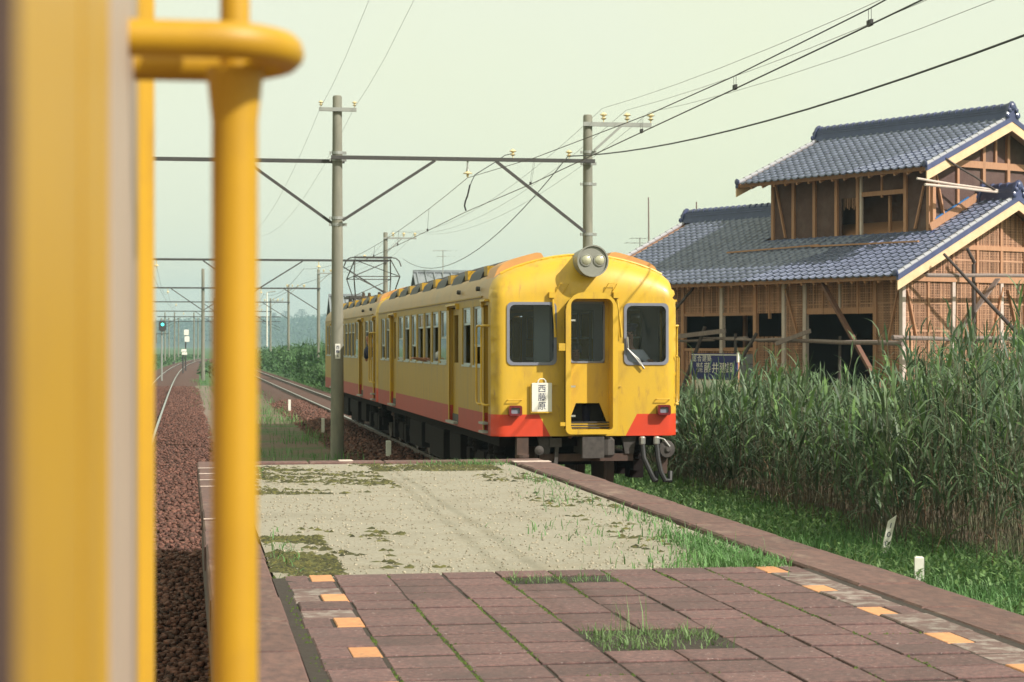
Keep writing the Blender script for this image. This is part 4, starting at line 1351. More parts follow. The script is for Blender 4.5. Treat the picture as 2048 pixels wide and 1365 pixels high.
# near pole behind the train
x2 = px_x(1175.5, GY)
p2 = pole('grey concrete pole with three insulator crossarm rising behind the front railcar', x2, GY, 7.24, 0.125, 0.100, (6.42, 6.17, 5.72, 4.62))
arm = MB()
arm.box(-0.12, 1.40, -0.15, -0.09, 7.28, 7.37)
arm.bar((0.12, -0.12, 6.75), (0.72, -0.12, 7.29), 0.05, 0.05)
a2 = arm.build('crossarm', M['galv'], p2)
ix = [px_x(px, GY) - x2 for px in (1205, 1252, 1299)]
for dx in ix:
    insulator(a2, (dx, -0.12, 7.37), 1.05)
# gantry beam and braces between the poles
def gantry(label, xa, xb, Y, z, braces, h=0.08, hang=None, dz=0.0):
    g = thing('gantry_beam', label, 'gantry beam', (0, Y, 0), 0, 'gantry beams over the tracks')
    mb = MB()
    mb.box(xa - 0.1, xb + 0.12, -0.21, -0.15, z - h / 2, z - h / 2 + 0.02)
    mb.box(xa - 0.1, xb + 0.12, -0.225, -0.21, z - h / 2, z + h / 2)
    mb.box(xa - 0.1, xb + 0.12, -0.21, -0.15, z + h / 2 - 0.02, z + h / 2)
    mb.build('beam', M['steel_dark'], g)
    for (a, za, b, zb) in braces:
        MB().bar((a, -0.19, za), (b, -0.19, zb), 0.06, 0.06).build('brace', M['steel_dark'], g)
    return g
zb = 6.21
xl = px_x(520, GY); xm = px_x(868, GY); xr = px_x(990, GY)
g1 = gantry('nearest dark gantry beam with two diagonal braces above the front railcar', x1 - 0.05, x2, GY, zb, ((x1 + 0.1, 4.86, xm, zb - 0.04), (x2 - 0.1, 4.66, xr, zb - 0.04)))
g1b = gantry('dark gantry beam reaching left from the thick near pole', -4.3, x1 + 0.05, GY + 0.36, 6.155, ((x1 - 0.1, 4.82, xl - 0.25, 6.1), (-4.2, 4.8, -2.6, 6.1)))
pole('concrete pole left of the curving track carrying the near beam', -4.3, GY + 0.2, 7.5, 0.14, 0.1)
# suspension insulator and registration drop on the near beam
xi = px_x(933, GY)
mb = MB()
mb.lathe([(0.02, 0.0), (0.02, 0.12), (0.03, 0.2), (0.04, 0.24)], (xi, -0.18, zb - 0.02), (0, 0, -1), 10)
b_ = mb.build('hanger', M['galv'], g1)
mb = MB()
mb.lathe([(0.035, 0.0), (0.04, 0.02), (0.10, 0.05), (0.10, 0.065), (0.03, 0.07), (0.02, 0.14)], (xi, -0.18, zb - 0.25), (0, 0, -1), 14)
mb.build('insulator', M['porcelain'], b_, smooth=True)
for px in (1023, 1135):
    insulator(g1, (px_x(px, GY), -0.18, zb + 0.04), 0.95)
# drop from the insulator down to the contact wire
pts = [at_y(px, py, GY) - Vector((0, GY, 0)) for px, py in ((1023, 308), (1010, 311), (990, 325), (950, 350), (944, 362), (940, 372))]
MB().tube(pts, 0.010, 6).build('jumper_wire', M['wire'], g1)
pts = [at_y(px, py, GY) - Vector((0, GY, 0)) for px, py in ((940, 370), (935, 392), (931, 402), (929, 412), (932, 422))]
MB().tube(pts, 0.020, 6).build('registration_arm', M['wire'], g1)

def wire(label, pts, r, m='wire', group='overhead wires'):
    o = MB().tube(pts, r, 5).build('overhead_wire', M[m])
    return tag(o, label, 'wire', group)
def para(p0, p1, sag, n=16):
    return sagline(p0, p1, sag, n)
G2 = 94.0
G3 = 141.0
G4 = 187.0
NEAR = -3.0
# feeder cable
f1 = at_y(1136, 313, GY)
f2 = at_y(806, 518, G2)
fn = Vector((f1.x - 0.15, NEAR, 6.1))
pts = para(fn, f1, 0.95, 24)
wire('thickest black feeder cable sweeping up to the right corner', pts, 0.0135)
wire('black feeder cable sagging away from the near beam towards the pantograph', para(f1, f2, 1.25, 20), 0.011)
# messenger and contact wire of the right track
mi = Vector((xi, GY - 0.18, zb - 0.40))
ci = at_y(932, 424, GY)
ca = at_y(1740, 50, 15.6); cb = at_y(1470, 178, 19.5); cc = at_y(1283, 265, 24.6)
cw = [Vector((5.30, NEAR, 4.82)), Vector((5.36, 6, 4.78)), ca, cb, cc, cc.lerp(ci, 0.5) + Vector((0, 0, -0.03)), ci]
wire('contact wire above the right track, lower of the droppered pair', cw, 0.0075)
ma = at_y(1740, 17, 15.6); mb_ = at_y(1470, 152, 19.5); mc = at_y(1300, 228, 24.6)
mw = [Vector((5.30, NEAR, 5.4)), Vector((5.36, 6, 5.05)), ma, mb_, mc, mc.lerp(mi, 0.5) + Vector((0, 0, -0.06)), mi]
wire('messenger wire above the contact wire of the right track', mw, 0.0065)
for k_, (a, b) in enumerate(((ma, ca), (mb_, cb), (at_y(1284, 238, 24.6), cc), (mc.lerp(mi, 0.5) + Vector((0, 0, -0.06)), cc.lerp(ci, 0.5) + Vector((0, 0, -0.03))))):
    d = MB()
    for dx in (-0.012, 0.012):
        d.tube([a + Vector((dx, 0, 0)), b + Vector((dx, 0, 0))], 0.0022, 4)
    d.box(b.x - 0.012, b.x + 0.012, b.y - 0.05, b.y + 0.05, b.z - 0.01, b.z + 0.04)
    tag(d.build('dropper', M['wire']), ('double dropper nearest the top edge, high on the right', 'double dropper next below the highest one on the wires', 'double dropper just under the right insulator of the crossarm', 'double dropper at the shaft of the pole behind the train')[k_], 'dropper', 'droppers between messenger and contact wire')
c2 = Vector((5.40, G2, 5.05)); m2 = Vector((5.45, G2, 5.75))
wire('contact wire running on from the near beam to the pantograph', para(ci, c2, 0.12, 10), 0.0075)
wire('messenger wire running on from the near insulator to the second beam', para(mi, m2, 0.55, 16), 0.0065)
mp = para(mi, m2, 0.55, 16); cp = para(ci, c2, 0.12, 16)
for k_, k in enumerate((2, 4, 6, 8, 10)):
    d = MB().tube([mp[k], cp[k]], 0.004, 4)
    d.box(cp[k].x - 0.015, cp[k].x + 0.015, cp[k].y - 0.06, cp[k].y + 0.06, cp[k].z - 0.015, cp[k].z + 0.05)
    tag(d.build('dropper', M['wire']), '%s thin dropper beyond the near beam, counted away from it' % ('first', 'second', 'third', 'fourth', 'fifth')[k_], 'dropper', 'droppers beyond the near beam')
wire('contact wire of the right track far beyond the second beam', [c2, Vector((5.42, G3, 5.05)), Vector((5.42, G4, 5.05)), Vector((5.42, 320, 5.05))], 0.009)
wire('messenger wire of the right track far beyond the second beam', para(m2, Vector((5.42, G3, 5.75)), .5) + para(Vector((5.42, G3, 5.75)), Vector((5.42, G4, 5.75)), .5)[1:], 0.008)
# three thin high-voltage wires
for k, (px, ex) in enumerate(((1205, (1762, 0)), (1252, (1855, 0)), (1299, (1990, 0)))):
    q = at_y(px, 217 + 4 * k, GY)
    e = at_x(ex[0], ex[1], q.x)
    d = (e - q)
    far_ = Vector((q.x, NEAR, 7.3 + 0.03 * k))
    mid = e
    pts = []
    for i in range(15):
        t = i / 14
        yv = GY + (NEAR - GY) * t
        te = (GY - e.y) / (GY - NEAR)
        # parabola through the insulator, the sighted point and the next support
        lin_e = q.z + (far_.z - q.z) * te
        kk = (e.z - lin_e) / (te * (1 - te))
        pts.append(Vector((q.x, yv, q.z + (far_.z - q.z) * t + kk * t * (1 - t))))
    nm = ('left', 'middle', 'right')[k]
    wire('thin high wire from the %s insulator of the crossarm behind the train' % nm, pts, 0.0042, 'wire_thin')
    b2 = at_y((786, 808, 831)[k], 462 + 2 * k, G2)
    wire('thin high wire going back from the %s insulator towards the second pole' % nm, para(q, b2, 0.9), 0.0042, 'wire_thin')
    b3 = Vector((b2.x, G3, b2.z))
    wire('thin far high wire beyond the %s insulator of the second pole' % nm, para(b2, b3, 0.9), 0.005, 'wire_thin')
for k, px in enumerate((640, 708)):
    q = at_y(px, 217, GY)
    e = at_x((738, 828)[k], 0, q.x)
    wire('hair thin wire from the %s end of the short crossarm' % ('left', 'right')[k], [q] + [q.lerp(Vector((q.x, e.y, e.z)), t) - Vector((0, 0, 0.1 * 4 * t * (1 - t))) for t in (0.3, 0.6, 1.0)] + [Vector((q.x, 20, e.z + 0.2))], 0.0030, 'wire_thin')
    wire('hair thin wire going back from the %s end of the short crossarm' % ('left', 'right')[k], para(q, Vector((q.x - 0.3, G2, 7.3)), 0.8), 0.0030, 'wire_thin')
# messenger/contact over the left track
for Ya, Yb in ((-3, GY), (GY, G2), (G2, G3), (G3, G4)):
    wire('contact wire above the left track, span from %s' % {-3: 'the near railcar', GY: 'the nearest beam', G2: 'the second beam', G3: 'the third beam'}[Ya], [Vector((left_x(Ya), Ya, 5.05)), Vector((left_x(Yb), Yb, 5.05))], 0.007)
    wire('messenger wire above the left track, span from %s' % {-3: 'the near railcar', GY: 'the nearest beam', G2: 'the second beam', G3: 'the third beam'}[Ya], para(Vector((left_x(Ya), Ya, 5.85)), Vector((left_x(Yb), Yb, 5.85)), 0.6), 0.006)

# further gantries
def far_gantry(Y, xr_, xm_, xl_, names, z=6.2, top=7.5, arm_dir=1):
    a = pole(names[0], xr_, Y, top, 0.13, 0.10)
    ar = MB()
    ar.box(-0.1, 1.45, -0.16, -0.10, top - 0.02, top + 0.06)
    ar.bar((0.1, -0.12, top - 0.6), (0.75, -0.12, top), 0.05, 0.05)
    aa = ar.build('crossarm', M['galv'], a)
    for dx in (0.35, 0.85, 1.38):
        insulator(aa, (dx, -0.13, top + 0.06 + 0.0), 1.1)
    if xm_ is not None:
        pole(names[1], xm_, Y, top, 0.14, 0.105)
    pole(names[2], xl_, Y, top, 0.13, 0.10)
    br = [(xr_ - 0.1, z - 1.5, xr_ - 2.4, z - 0.05), (xl_ + 0.1, z - 1.5, xl_ + 2.2, z - 0.05)]
    if xm_ is not None:
        br += [(xm_ + 0.1, z - 1.5, xm_ + 2.4, z - 0.05), (xm_ - 0.1, z - 1.5, xm_ - 2.2, z - 0.05)]
    g = gantry(names[3], xl_, xr_, Y, z, br, 0.10)
    for x in ((xr_ + (xm_ if xm_ is not None else xl_)) / 2, left_x(Y)):
        mb = MB()
        mb.lathe([(0.02, 0.0), (0.02, 0.2), (0.10, 0.26), (0.10, 0.29), (0.02, 0.30), (0.02, 0.4)], (x, -0.18, z - 0.03), (0, 0, -1), 10)
        mb.build('insulator', M['porcelain'], g)
    for x in (xr_ - 1.0, xr_ - 2.2):
        insulator(g, (x, -0.18, z + 0.05), 1.1)
    return g
far_gantry(G2, px_x(771, G2), 3.0, -4.4, ('concrete pole with three insulator crossarm seen behind the pantograph', 'concrete pole hidden behind the yellow hand rail', 'concrete pole left of the left track at the second beam', 'second gantry beam, passing behind the pantograph'), z=6.15)
far_gantry(G3, px_x(637, G3), px_x(406, G3), -6.0, ('grey concrete pole standing just left of the thick near pole', 'tall concrete pole beside the end of the curving rails', 'concrete pole at the left end of the third beam', 'third gantry beam with pale insulators on top'), z=6.15, top=7.5)
far_gantry(G4, px_x(577, G4), px_x(452, G4), -7.0, ('far concrete pole rising from the thicket, second from the hand rail', 'far concrete pole behind the yellow hand rail', 'far concrete pole at the left end of the fourth beam', 'fourth gantry beam over the far tracks'), z=6.15, top=7.8)
far_gantry(230.0, px_x(541, 230), px_x(430, 230), -8.0, ('farthest concrete pole at the thicket, nearest to the hand rail', 'farthest middle concrete pole behind the hand rail', 'farthest concrete pole at the left end of the fifth beam', 'fifth gantry beam, small and far'), z=6.0, top=7.5)
for Y, lab in ((275.0, 'faint sixth gantry beam before the blue hills'), (330.0, 'faintest last gantry beam before the blue hills')):
    xa, xb = at_y(316, 690, Y).x, at_y(560, 690, Y).x
    gantry(lab, xa, xb, Y, 6.0, ((xb, 4.5, xb - 3, 5.9), (xa, 4.5, xa + 3, 5.9)), 0.12)
    for k, px in enumerate((330, 349, 388)):
        xx = at_y(px + (8 if Y > 300 else 0), 690, Y).x
        pole('thin far pole under the faint %s beam, %s' % ('sixth' if Y < 300 else 'last', ('beside the signal', 'between the signal and white box', 'right of the white signal boxes')[k]), xx, Y, 6.6, 0.11, 0.09)
# white pole by the thicket
q = at_y(534, 690, 215)
w = thing('lamp_post', 'thin white post with a bent top beside the far thicket', 'lamp post', (q.x, 215, -0.3))
MB().tube([(0, 0, 0.3 + 2.0), (0, 0, 8.1)], 0.07, 8).build('shaft', M['white'], w)
MB().tube([(0, 0, 8.1), (0.9, 0, 8.2)], 0.06, 6).build('lamp_arm', M['galv'], w)
# colour-light signal
Y = 130.0
q = at_y(325, 650, Y)
s = thing('railway_signal', 'black railway signal on a post showing a green light', 'signal', (q.x, Y, -0.3))
MB().tube([(-0.05, 0.1, 0), (-0.05, 0.1, 4.2)], 0.06, 8).build('post', M['galv'], s)
mb = MB()
mb.prism(rrect(-0.24, 0.24, 3.35, 4.05, 0.2), lambda x, z: (x, 0.0, z), lambda x, z: (x, 0.06, z))
hd = mb.build('backplate', M['steel_dark'], s)
MB().lathe([(0.09, 0.0), (0.09, 0.03), (0.0, 0.03)], (0.0, 0.0, 3.80), (0, -1, 0), 14).build('green_light', M['signal_green'], hd)
mb = MB()
mb.bar((-0.4, 0.15, 3.2), (0.35, 0.15, 3.2), 0.3, 0.04)
mb.tube([(-0.4, 0.1, 3.2), (-0.4, 0.1, 2.6)], 0.02, 6)
mb.build('platform_step', M['steel_dark'], s)
for px, py0, py1, w_, lab, yy in ((374, 660, 684, 0.42, 'pair of white signal boxes on a short post before the hills', 180.0), (369, 699, 710, 0.42, 'white equipment box low in the far grass', 165.0)):
    a = at_y(px, py0, yy); b = at_y(px, py1, yy)
    t = thing('signal_box', lab, 'signal box', (a.x, yy, 0))
    hgt = a.z - b.z
    MB().bevbox(-w_ / 2, w_ / 2, 0, 0.3, b.z, b.z + hgt * 0.45, 0.03).build('cabinet', M['white'], t)
    MB().bevbox(-w_ / 2 - 0.05, w_ / 2 - 0.05, 0, 0.3, b.z + hgt * 0.55, a.z, 0.03).build('cabinet', M['white'], t)
    MB().tube([(-0.12, 0.15, -0.3), (-0.12, 0.15, a.z - 0.05)], 0.07, 6).build('post', M['steel_dark'], t)
# small white marker stakes
for px, py, hh, wd, lab in ((579, 823, 0.42, 0.09, 'small white stake in the grass between the tracks, farthest one'), (646, 866, 0.40, 0.08, 'white stake in the shade just left of the thick pole'), (777, 922, 0.42, 0.10, 'white stake peeping over the far platform edge')):
    b = at_z(px, py, -0.2)
    tag(MB().bevbox(-wd / 2, wd / 2, -wd / 2, wd / 2, -0.1, hh, 0.015).build('marker_stake', M['white'], None, loc=(b.x, b.y, -0.2)), lab, 'stake', 'white stakes by the track')
# ------------------------------------------------------------------ timber house under construction (local: x into the house, y along the ridge away from the near gable)
HX, HY, HR = 17.69, 47.77, R(26.12)
house = thing('house', 'two-storey timber house under construction with blue-grey tiled roofs and open lath walls', 'house', (HX, HY, 0), HR)
HM = Matrix.Translation((HX, HY, 0)) @ Matrix.Rotation(HR, 4, 'Z')
HI = HM.inverted()
def hray(px, py):
    o = HI @ Vector((0, 0, CAM_Z))
    d = (HI.to_3x3() @ (at_depth(px, py, 50.0) - Vector((0, 0, CAM_Z))))
    return o, d
def Fp(px, py, x=0.0):
    o, d = hray(px, py)
    return o + d * ((x - o.x) / d.x)
def Gp(px, py, y=0.0):
    o, d = hray(px, py)
    return o + d * ((y - o.y) / d.y)
EZ, PIT = 3.90, 0.48           # eave height and pitch of the main roof
RW = 3.72                      # ridge position
L0, L1 = -0.5, 12.65
UW, US0, US1 = 1.84, 0.75, 6.73
UE, UZ, UP, URW = 1.14, 6.74, 0.45, 4.34
UL0, UL1 = 0.25, 7.42
def zroof(w):
    return EZ + PIT * (min(w, 2 * RW - w) + 0.7)
def zup(w):
    return UZ + UP * (min(w, 2 * URW - w) - UE)
def post(name, x, y, z0, z1, s=0.105, m='wood'):
    return MB().box(x - s / 2, x + s / 2, y - s / 2, y + s / 2, z0, z1).build(name, M[m], house)
MB().box(0.02, 2 * RW - 0.02, 0.02, 12.1, -0.32, 1.02).build('foundation', M['found'], house)
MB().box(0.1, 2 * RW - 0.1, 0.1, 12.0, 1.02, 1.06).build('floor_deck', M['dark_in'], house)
MB().box(2 * RW - 0.06, 2 * RW, 0.1, 12.1, 1.06, zroof(2 * RW) - 0.15).build('wall', M['mud'], house)
MB().box(0.1, 2 * RW - 0.1, 12.05, 12.1, 1.06, zroof(0) - 0.2).build('wall', M['mud'], house)
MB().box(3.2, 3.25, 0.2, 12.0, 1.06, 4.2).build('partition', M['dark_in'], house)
# front posts
FRONT = [(0.0, 'wrapped'), (0.91, 'wood'), (3.46, 'wrapped'), (4.27, 'wrapped'), (5.40, 'wood'), (6.77, 'wrapped'), (8.42, 'wood'), (9.33, 'wood'), (10.24, 'wood'), (11.15, 'wood'), (12.06, 'wood')]
for s, m in FRONT:
    post('post', 0.0, s, 1.02, zroof(0) - 0.14, 0.115, m)
for s in (1.82, 2.73):
    post('post', 1.9, s, 1.06, 4.2, 0.10, 'wood')
for s in (6.0, 7.6):
    post('post', 1.6, s, 1.06, 4.2, 0.10, 'wood')
# studs above the openings
for px, y1 in ((1717, 628), (1681, 632), (1647, 629), (1540, 638), (1479, 630), (1407, 634)):
    p = Fp(px, y1, 0.0)
    MB().box(-0.045, 0.03, p.y - 0.028, p.y + 0.028, p.z, zroof(0) - 0.14).build('stud', M['wrapped' if px == 1681 else 'wood'], house)
# plates, lintels, sills
def hbeam(y0, y1, z0, z1, m='wood', x0=-0.055, x1=0.055, nm='beam'):
    return MB().box(x0, x1, y0, y1, z0, z1).build(nm, M[m], house)
hbeam(-0.06, 12.1, zroof(0) - 0.30, zroof(0) - 0.15, x0=-0.062, x1=0.062)
hbeam(0.97, 3.40, 3.0, 3.16, x0=-0.03, x1=0.05)
hbeam(5.46, 6.71, 3.0, 3.09, x0=-0.03, x1=0.05)
hbeam(6.83, 8.36, 3.0, 3.09, x0=-0.03, x1=0.05)
hbeam(5.46, 6.71, 2.02, 2.12, x0=-0.03, x1=0.05)
hbeam(6.83, 8.36, 2.02, 2.10, 'lath', x0=-0.03, x1=0.05)
hbeam(0.07, 12.0, 1.02, 1.10, x0=-0.05, x1=0.05)
for z in (3.25,):
    for (a, b) in ((0.06, 0.85), (0.97, 3.40), (3.52, 4.21), (4.33, 5.34), (5.46, 6.71), (6.83, 8.36)):
        hbeam(a, b, z - 0.015, z + 0.025, 'lath', -0.012, 0.012, 'tie_rail')
# bamboo lath
def lath_wall(name, rects, tofn, seed):
    r = np.random.default_rng(seed)
    mb = MB()
    for (u0, u1, z0, z1) in rects:
        if callable(z1):
            zt = z1
        else:
            zt = lambda u, c=z1: c
        u = u0 + 0.012
        while u < u1 - 0.01:
            w = 0.0115 * r.uniform(0.7, 1.4)
            top = zt(u)
            a = tofn(u - w, z0 + r.uniform(0, .03), 0.004); 
            if top - z0 > 0.05:
                lean = r.uniform(-.008, .008)
                pts = [tofn(u - w, z0, 0.0), tofn(u + w, z0, 0.0), tofn(u + w + lean, top, 0.0), tofn(u - w + lean, top, 0.0),
                       tofn(u - w, z0, 0.012), tofn(u + w, z0, 0.012), tofn(u + w + lean, top, 0.012), tofn(u - w + lean, top, 0.012)]
                mb.add(pts, [(0, 1, 2, 3), (4, 7, 6, 5), (0, 4, 5, 1), (1, 5, 6, 2), (2, 6, 7, 3), (3, 7, 4, 0)])
            u += 0.050 * r.uniform(0.85, 1.25)
        zmax = max(zt(u0), zt(u1), zt((u0 + u1) / 2))
        z = z0 + 0.03
        while z < zmax - 0.02:
            ua, ub = u0, u1
            if callable(z1):
                us = [uu for uu in np.linspace(u0, u1, 40) if zt(uu) > z + 0.02]
                if not us:
                    break
                ua, ub = us[0], us[-1]
            h = 0.014 * r.uniform(0.7, 1.3)
            dz = r.uniform(-.006, .006)
            pts = [tofn(ua, z - h, 0.013), tofn(ub, z - h + dz, 0.013), tofn(ub, z + h + dz, 0.013), tofn(ua, z + h, 0.013),
                   tofn(ua, z - h, 0.022), tofn(ub, z - h + dz, 0.022), tofn(ub, z + h + dz, 0.022), tofn(ua, z + h, 0.022)]
            mb.add(pts, [(0, 1, 2, 3), (4, 7, 6, 5), (0, 4, 5, 1), (1, 5, 6, 2), (2, 6, 7, 3), (3, 7, 4, 0)])
            z += 0.062 * r.uniform(0.8, 1.25)
    o = mb.build(name, M['lath'], house)
    return stuff(o)
zt0 = zroof(0) - 0.30
lath_wall('bamboo_lath', [(0.06, 0.85, 1.10, zt0), (0.97, 3.40, 3.16, zt0), (3.52, 4.21, 1.10, zt0), (4.33, 5.34, 3.05, zt0), (4.33, 5.34, 1.10, 2.42), (5.46, 6.71, 3.09, zt0), (5.46, 6.71, 1.75, 2.02), (6.83, 8.36, 3.09, zt0), (6.83, 8.36, 1.10, 2.02), (8.48, 12.0, 1.10, zt0)], lambda u, z, d: (d - 0.012, u, z), 3)
stuff(MB().box(0.030, 0.036, 0.06, 0.85, 1.10, zt0).box(0.030, 0.036, 0.97, 3.40, 3.16, zt0).box(0.030, 0.036, 3.52, 4.21, 1.1, zt0).box(0.030, 0.036, 4.33, 5.34, 3.05, zt0).box(0.030, 0.036, 5.46, 6.71, 3.09, zt0).box(0.030, 0.036, 6.83, 8.36, 3.09, zt0).build('reed_backing', M['lath_back'], house))
for k, (z0, z1) in enumerate(((1.12, 1.38), (1.40, 1.66), (1.68, 1.94))):
    for (a, b) in ((5.46, 6.08), (6.09, 6.71)):
        MB().box(-0.02, 0.02, a, b, z0, z1).build('grey_board', M['block'], house)
# braces in the front wall
for (a, b, w_) in (((1571, 578), (1600, 690), 0.07), ((1795, 585), (1760, 770), 0.07)):
    p, q = Fp(*a, -0.03), Fp(*b, -0.03)
    MB().bar(p, q, 0.04, w_, up=(1, 0, 0)).build('brace', M['wood'], house)

# near gable
GPOST = [(0.0, None), (0.91, 'wood'), (1.82, 'wrapped'), (2.73, 'wood'), (3.64, 'wrapped'), (4.55, 'wood'), (5.46, 'wrapped'), (6.37, 'wood'), (7.38, 'wood')]
for w, m in GPOST[1:]:
    post('post', w, 0.0, 1.02, min(3.80, zroof(w) - 0.2), 0.11 if m == 'wrapped' else 0.08, m)
MB().box(0.06, 7.38, -0.065, 0.055, 3.80, 3.98).build('tie_beam', M['wood'], house)
for w in (0.91, 1.82, 2.73, 3.64, 4.55, 5.46):
    post('gable_strut', w, 0.0, 3.98, zroof(w) - 0.16, 0.085, 'wood')
for a, b, z in ((1.90, 5.5, 4.70),):
    MB().box(a, b, -0.05, 0.04, z - 0.06, z + 0.06).build('gable_rail', M['wood'], house)
for z in (2.55, 3.25, 4.37):
    MB().box(0.1 if z < 4 else 1.3, 7.3 if z < 4 else 6.1, -0.02, 0.012, z - 0.02, z + 0.02).build('tie_rail', M['lath'], house)
def gtop(u):
    return zroof(u) - 0.17
rects = []
for (a, b) in zip([g[0] for g in GPOST], [g[0] for g in GPOST][1:]):
    rects.append((a + 0.05, b - 0.05, 1.05, min(3.80, gtop(a + 0.05))))
    if b > 0.95 and a < 6.4:
        rects.append((a + 0.05, b - 0.05, 3.98, gtop))
lath_wall('gable_lath', rects, lambda u, z, d: (u, d - 0.012, z), 5)
mb = MB()
mb.prism([(0.06, 1.05), (7.38, 1.05), (7.38, zroof(7.38) - 0.2), (RW, zroof(RW) - 0.2), (0.06, zroof(0.06) - 0.2)], lambda u, z: (u, 0.036, z), lambda u, z: (u, 0.050, z))
stuff(mb.build('reed_backing', M['lath_back'], house))
for (a, b) in (((1814, 580), (1832, 672)), ((2005, 575), (1984, 680)), ((2016, 580), (2040, 690))):
    MB().bar(Gp(*a, -0.04), Gp(*b, -0.04), 0.04, 0.085, up=(0, 1, 0)).build('brace', M['wood'], house)

# upper storey
UPOST = []
for px in (1547, 1588, 1630, 1674, 1717, 1812, 1858):
    UPOST.append(Fp(px, 420, UW).y)
ub = 5.02
mb = MB()
op = [(Fp(1810, 400, UW).y, Fp(1723, 400, UW).y), (Fp(1716, 400, UW).y, Fp(1682, 400, UW).y)]
uz0, uz1 = Fp(1766, 471, UW).z, Fp(1766, 391, UW).z
segs = [(US0, op[0][0]), (op[1][1], US1)]
for a, b in segs:
    mb.box(UW + 0.02, UW + 0.06, a, b, ub - 0.1, zup(UW) - 0.1)
mb.box(UW + 0.02, UW + 0.06, op[0][0], op[1][1], uz1, zup(UW) - 0.1)
mb.box(UW + 0.02, UW + 0.06, op[0][0], op[1][1], ub - 0.1, uz0)
mb.build('mud_wall', M['mud'], house)
for i, s in enumerate(UPOST):
    post('post', UW, s, ub - 0.05, zup(UW) - 0.12, 0.10, 'wood')
post('post', UW, Fp(1723, 420, UW).y, uz0, uz1 + 0.6, 0.07, 'wrapped')
post('post', UW + 0.25, Fp(1767, 420, UW).y, uz0, uz1, 0.07, 'wood')
p = Fp(1764, 392, UW)
post('stud', UW, p.y, p.z - 0.05, zup(UW) - 0.12, 0.05, 'wood')
MB().box(UW - 0.03, UW + 0.05, op[0][0], op[0][1], uz1, uz1 + 0.12).build('beam', M['wood'], house)
MB().box(UW + 0.9, UW + 0.94, US0 + 0.2, US1 - 0.1, ub, zup(UW)).build('partition', M['mud'], house)
mb = MB()
for k in range(9):
    yy = op[1][0] + 0.05 + 0.062 * k
    mb.box(UW + 0.03, UW + 0.04, yy, yy + 0.014, uz1 - 0.28 + 0.05 * math.sin(k * 2.1), uz1)
stuff(mb.build('lath_ends', M['lath'], house))
MB().bar(Fp(1552, 372, UW - 0.03), Fp(1571, 476, UW - 0.03), 0.04, 0.07, up=(1, 0, 0)).build('brace', M['wood'], house)
MB().bar(Fp(1848, 372, UW - 0.03), Fp(1830, 458, UW - 0.03), 0.04, 0.07, up=(1, 0, 0)).build('brace', M['wood'], house)
MB().box(UW - 0.06, UW + 0.06, US0 - 0.05, US1 + 0.05, zup(UW) - 0.24, zup(UW) - 0.11).build('beam', M['wood'], house)
# upper gable
UG = US0
uwid = 2 * URW - UW
mb = MB()
mb.prism([(UW, 4.6), (uwid, 4.6), (uwid, zup(uwid) - 0.12), (URW, zup(URW) - 0.12), (UW, zup(UW) - 0.12)], lambda u, z: (u, UG + 0.03, z), lambda u, z: (u, UG + 0.07, z))
mb.build('gable_mud_wall', M['mud'], house)
for px, wdt in ((1866, 0.11), (1915, 0.08), (1966, 0.105), (2015, 0.105)):
    w = Gp(px, 360, UG).x
    post('post', w, UG, zroof(min(w, RW)) - 0.1, zup(w) - 0.14, wdt, 'wood')
for px in (1991,):
    w = Gp(px, 300, UG).x
    post('gable_strut', w, UG, 7.0, zup(w) - 0.14, 0.07, 'wood')
z = Gp(1966, 331, UG).z
MB().box(UW + 0.06, uwid - 0.1, UG - 0.05, UG + 0.03, z - 0.09, z + 0.09).build('tie_beam', M['wood'], house)
MB().bar(Gp(1872, 350, UG - 0.03), Gp(1889, 440, UG - 0.03), 0.04, 0.09, up=(0, 1, 0)).build('brace', M['wood'], house)
MB().box(UW + 0.05, uwid - 0.05, US1 - 0.05, US1, 4.8, zup(UW) - 0.1).build('wall', M['mud'], house)
MB().box(uwid - 0.05, uwid, US0, US1, 4.8, zup(UW) - 0.1).build('wall', M['mud'], house)

# roofs: boarded slope, tiles, ridge, verges
def roof_slope_pts(e, ez, pit, rw, y0, y1, t0, t1, back=False):
    """slab following one slope between depths t0 (below the surface) and t1"""
    sgn = -1 if back else 1
    def P(w, y, d):
        ww = 2 * rw - w if back else w
        return (ww, y, ez + pit * (w - e) - d)
    vs = [P(e, y0, t0), P(rw, y0, t0), P(rw, y1, t0), P(e, y1, t0), P(e, y0, t1), P(rw, y0, t1), P(rw, y1, t1), P(e, y1, t1)]
    return vs
BOXF = [(0, 1, 2, 3), (7, 6, 5, 4), (0, 4, 5, 1), (1, 5, 6, 2), (2, 6, 7, 3), (3, 7, 4, 0)]
us = [0.0, 0.035, 0.075, 0.115, 0.155, 0.185, 0.205, 0.23, 0.255, 0.272]
def tz(u):
    if u <= 0.185:
        return 0.016 * ((u - 0.085) / 0.085) ** 2
    return 0.020 + 0.028 * math.sin(math.pi * min((u - 0.185) / 0.088, 1.0))
EXP = 0.238
def tile_geo():
    vs, fs = [], []
    n = len(us)
    for y, lift in ((0.0, 0.042), (EXP + 0.035, 0.002)):
        for u in us:
            vs.append((u - 0.135, y, tz(u) + lift))
    for u in us:
        vs.append((u - 0.135, 0.004, tz(u) + 0.002))
    for i in range(n - 1):
        fs.append((i, i + 1, n + i + 1, n + i))
        fs.append((2 * n + i, 2 * n + i + 1, i + 1, i))
    return vs, fs
tv, tf = tile_geo()
mbt = MB(); mbt.v, mbt.f, mbt.m = tv, tf, [0] * len(tf)
tile_me = mbt.mesh('roof_tile', M['tile'], smooth=True, fix=False)
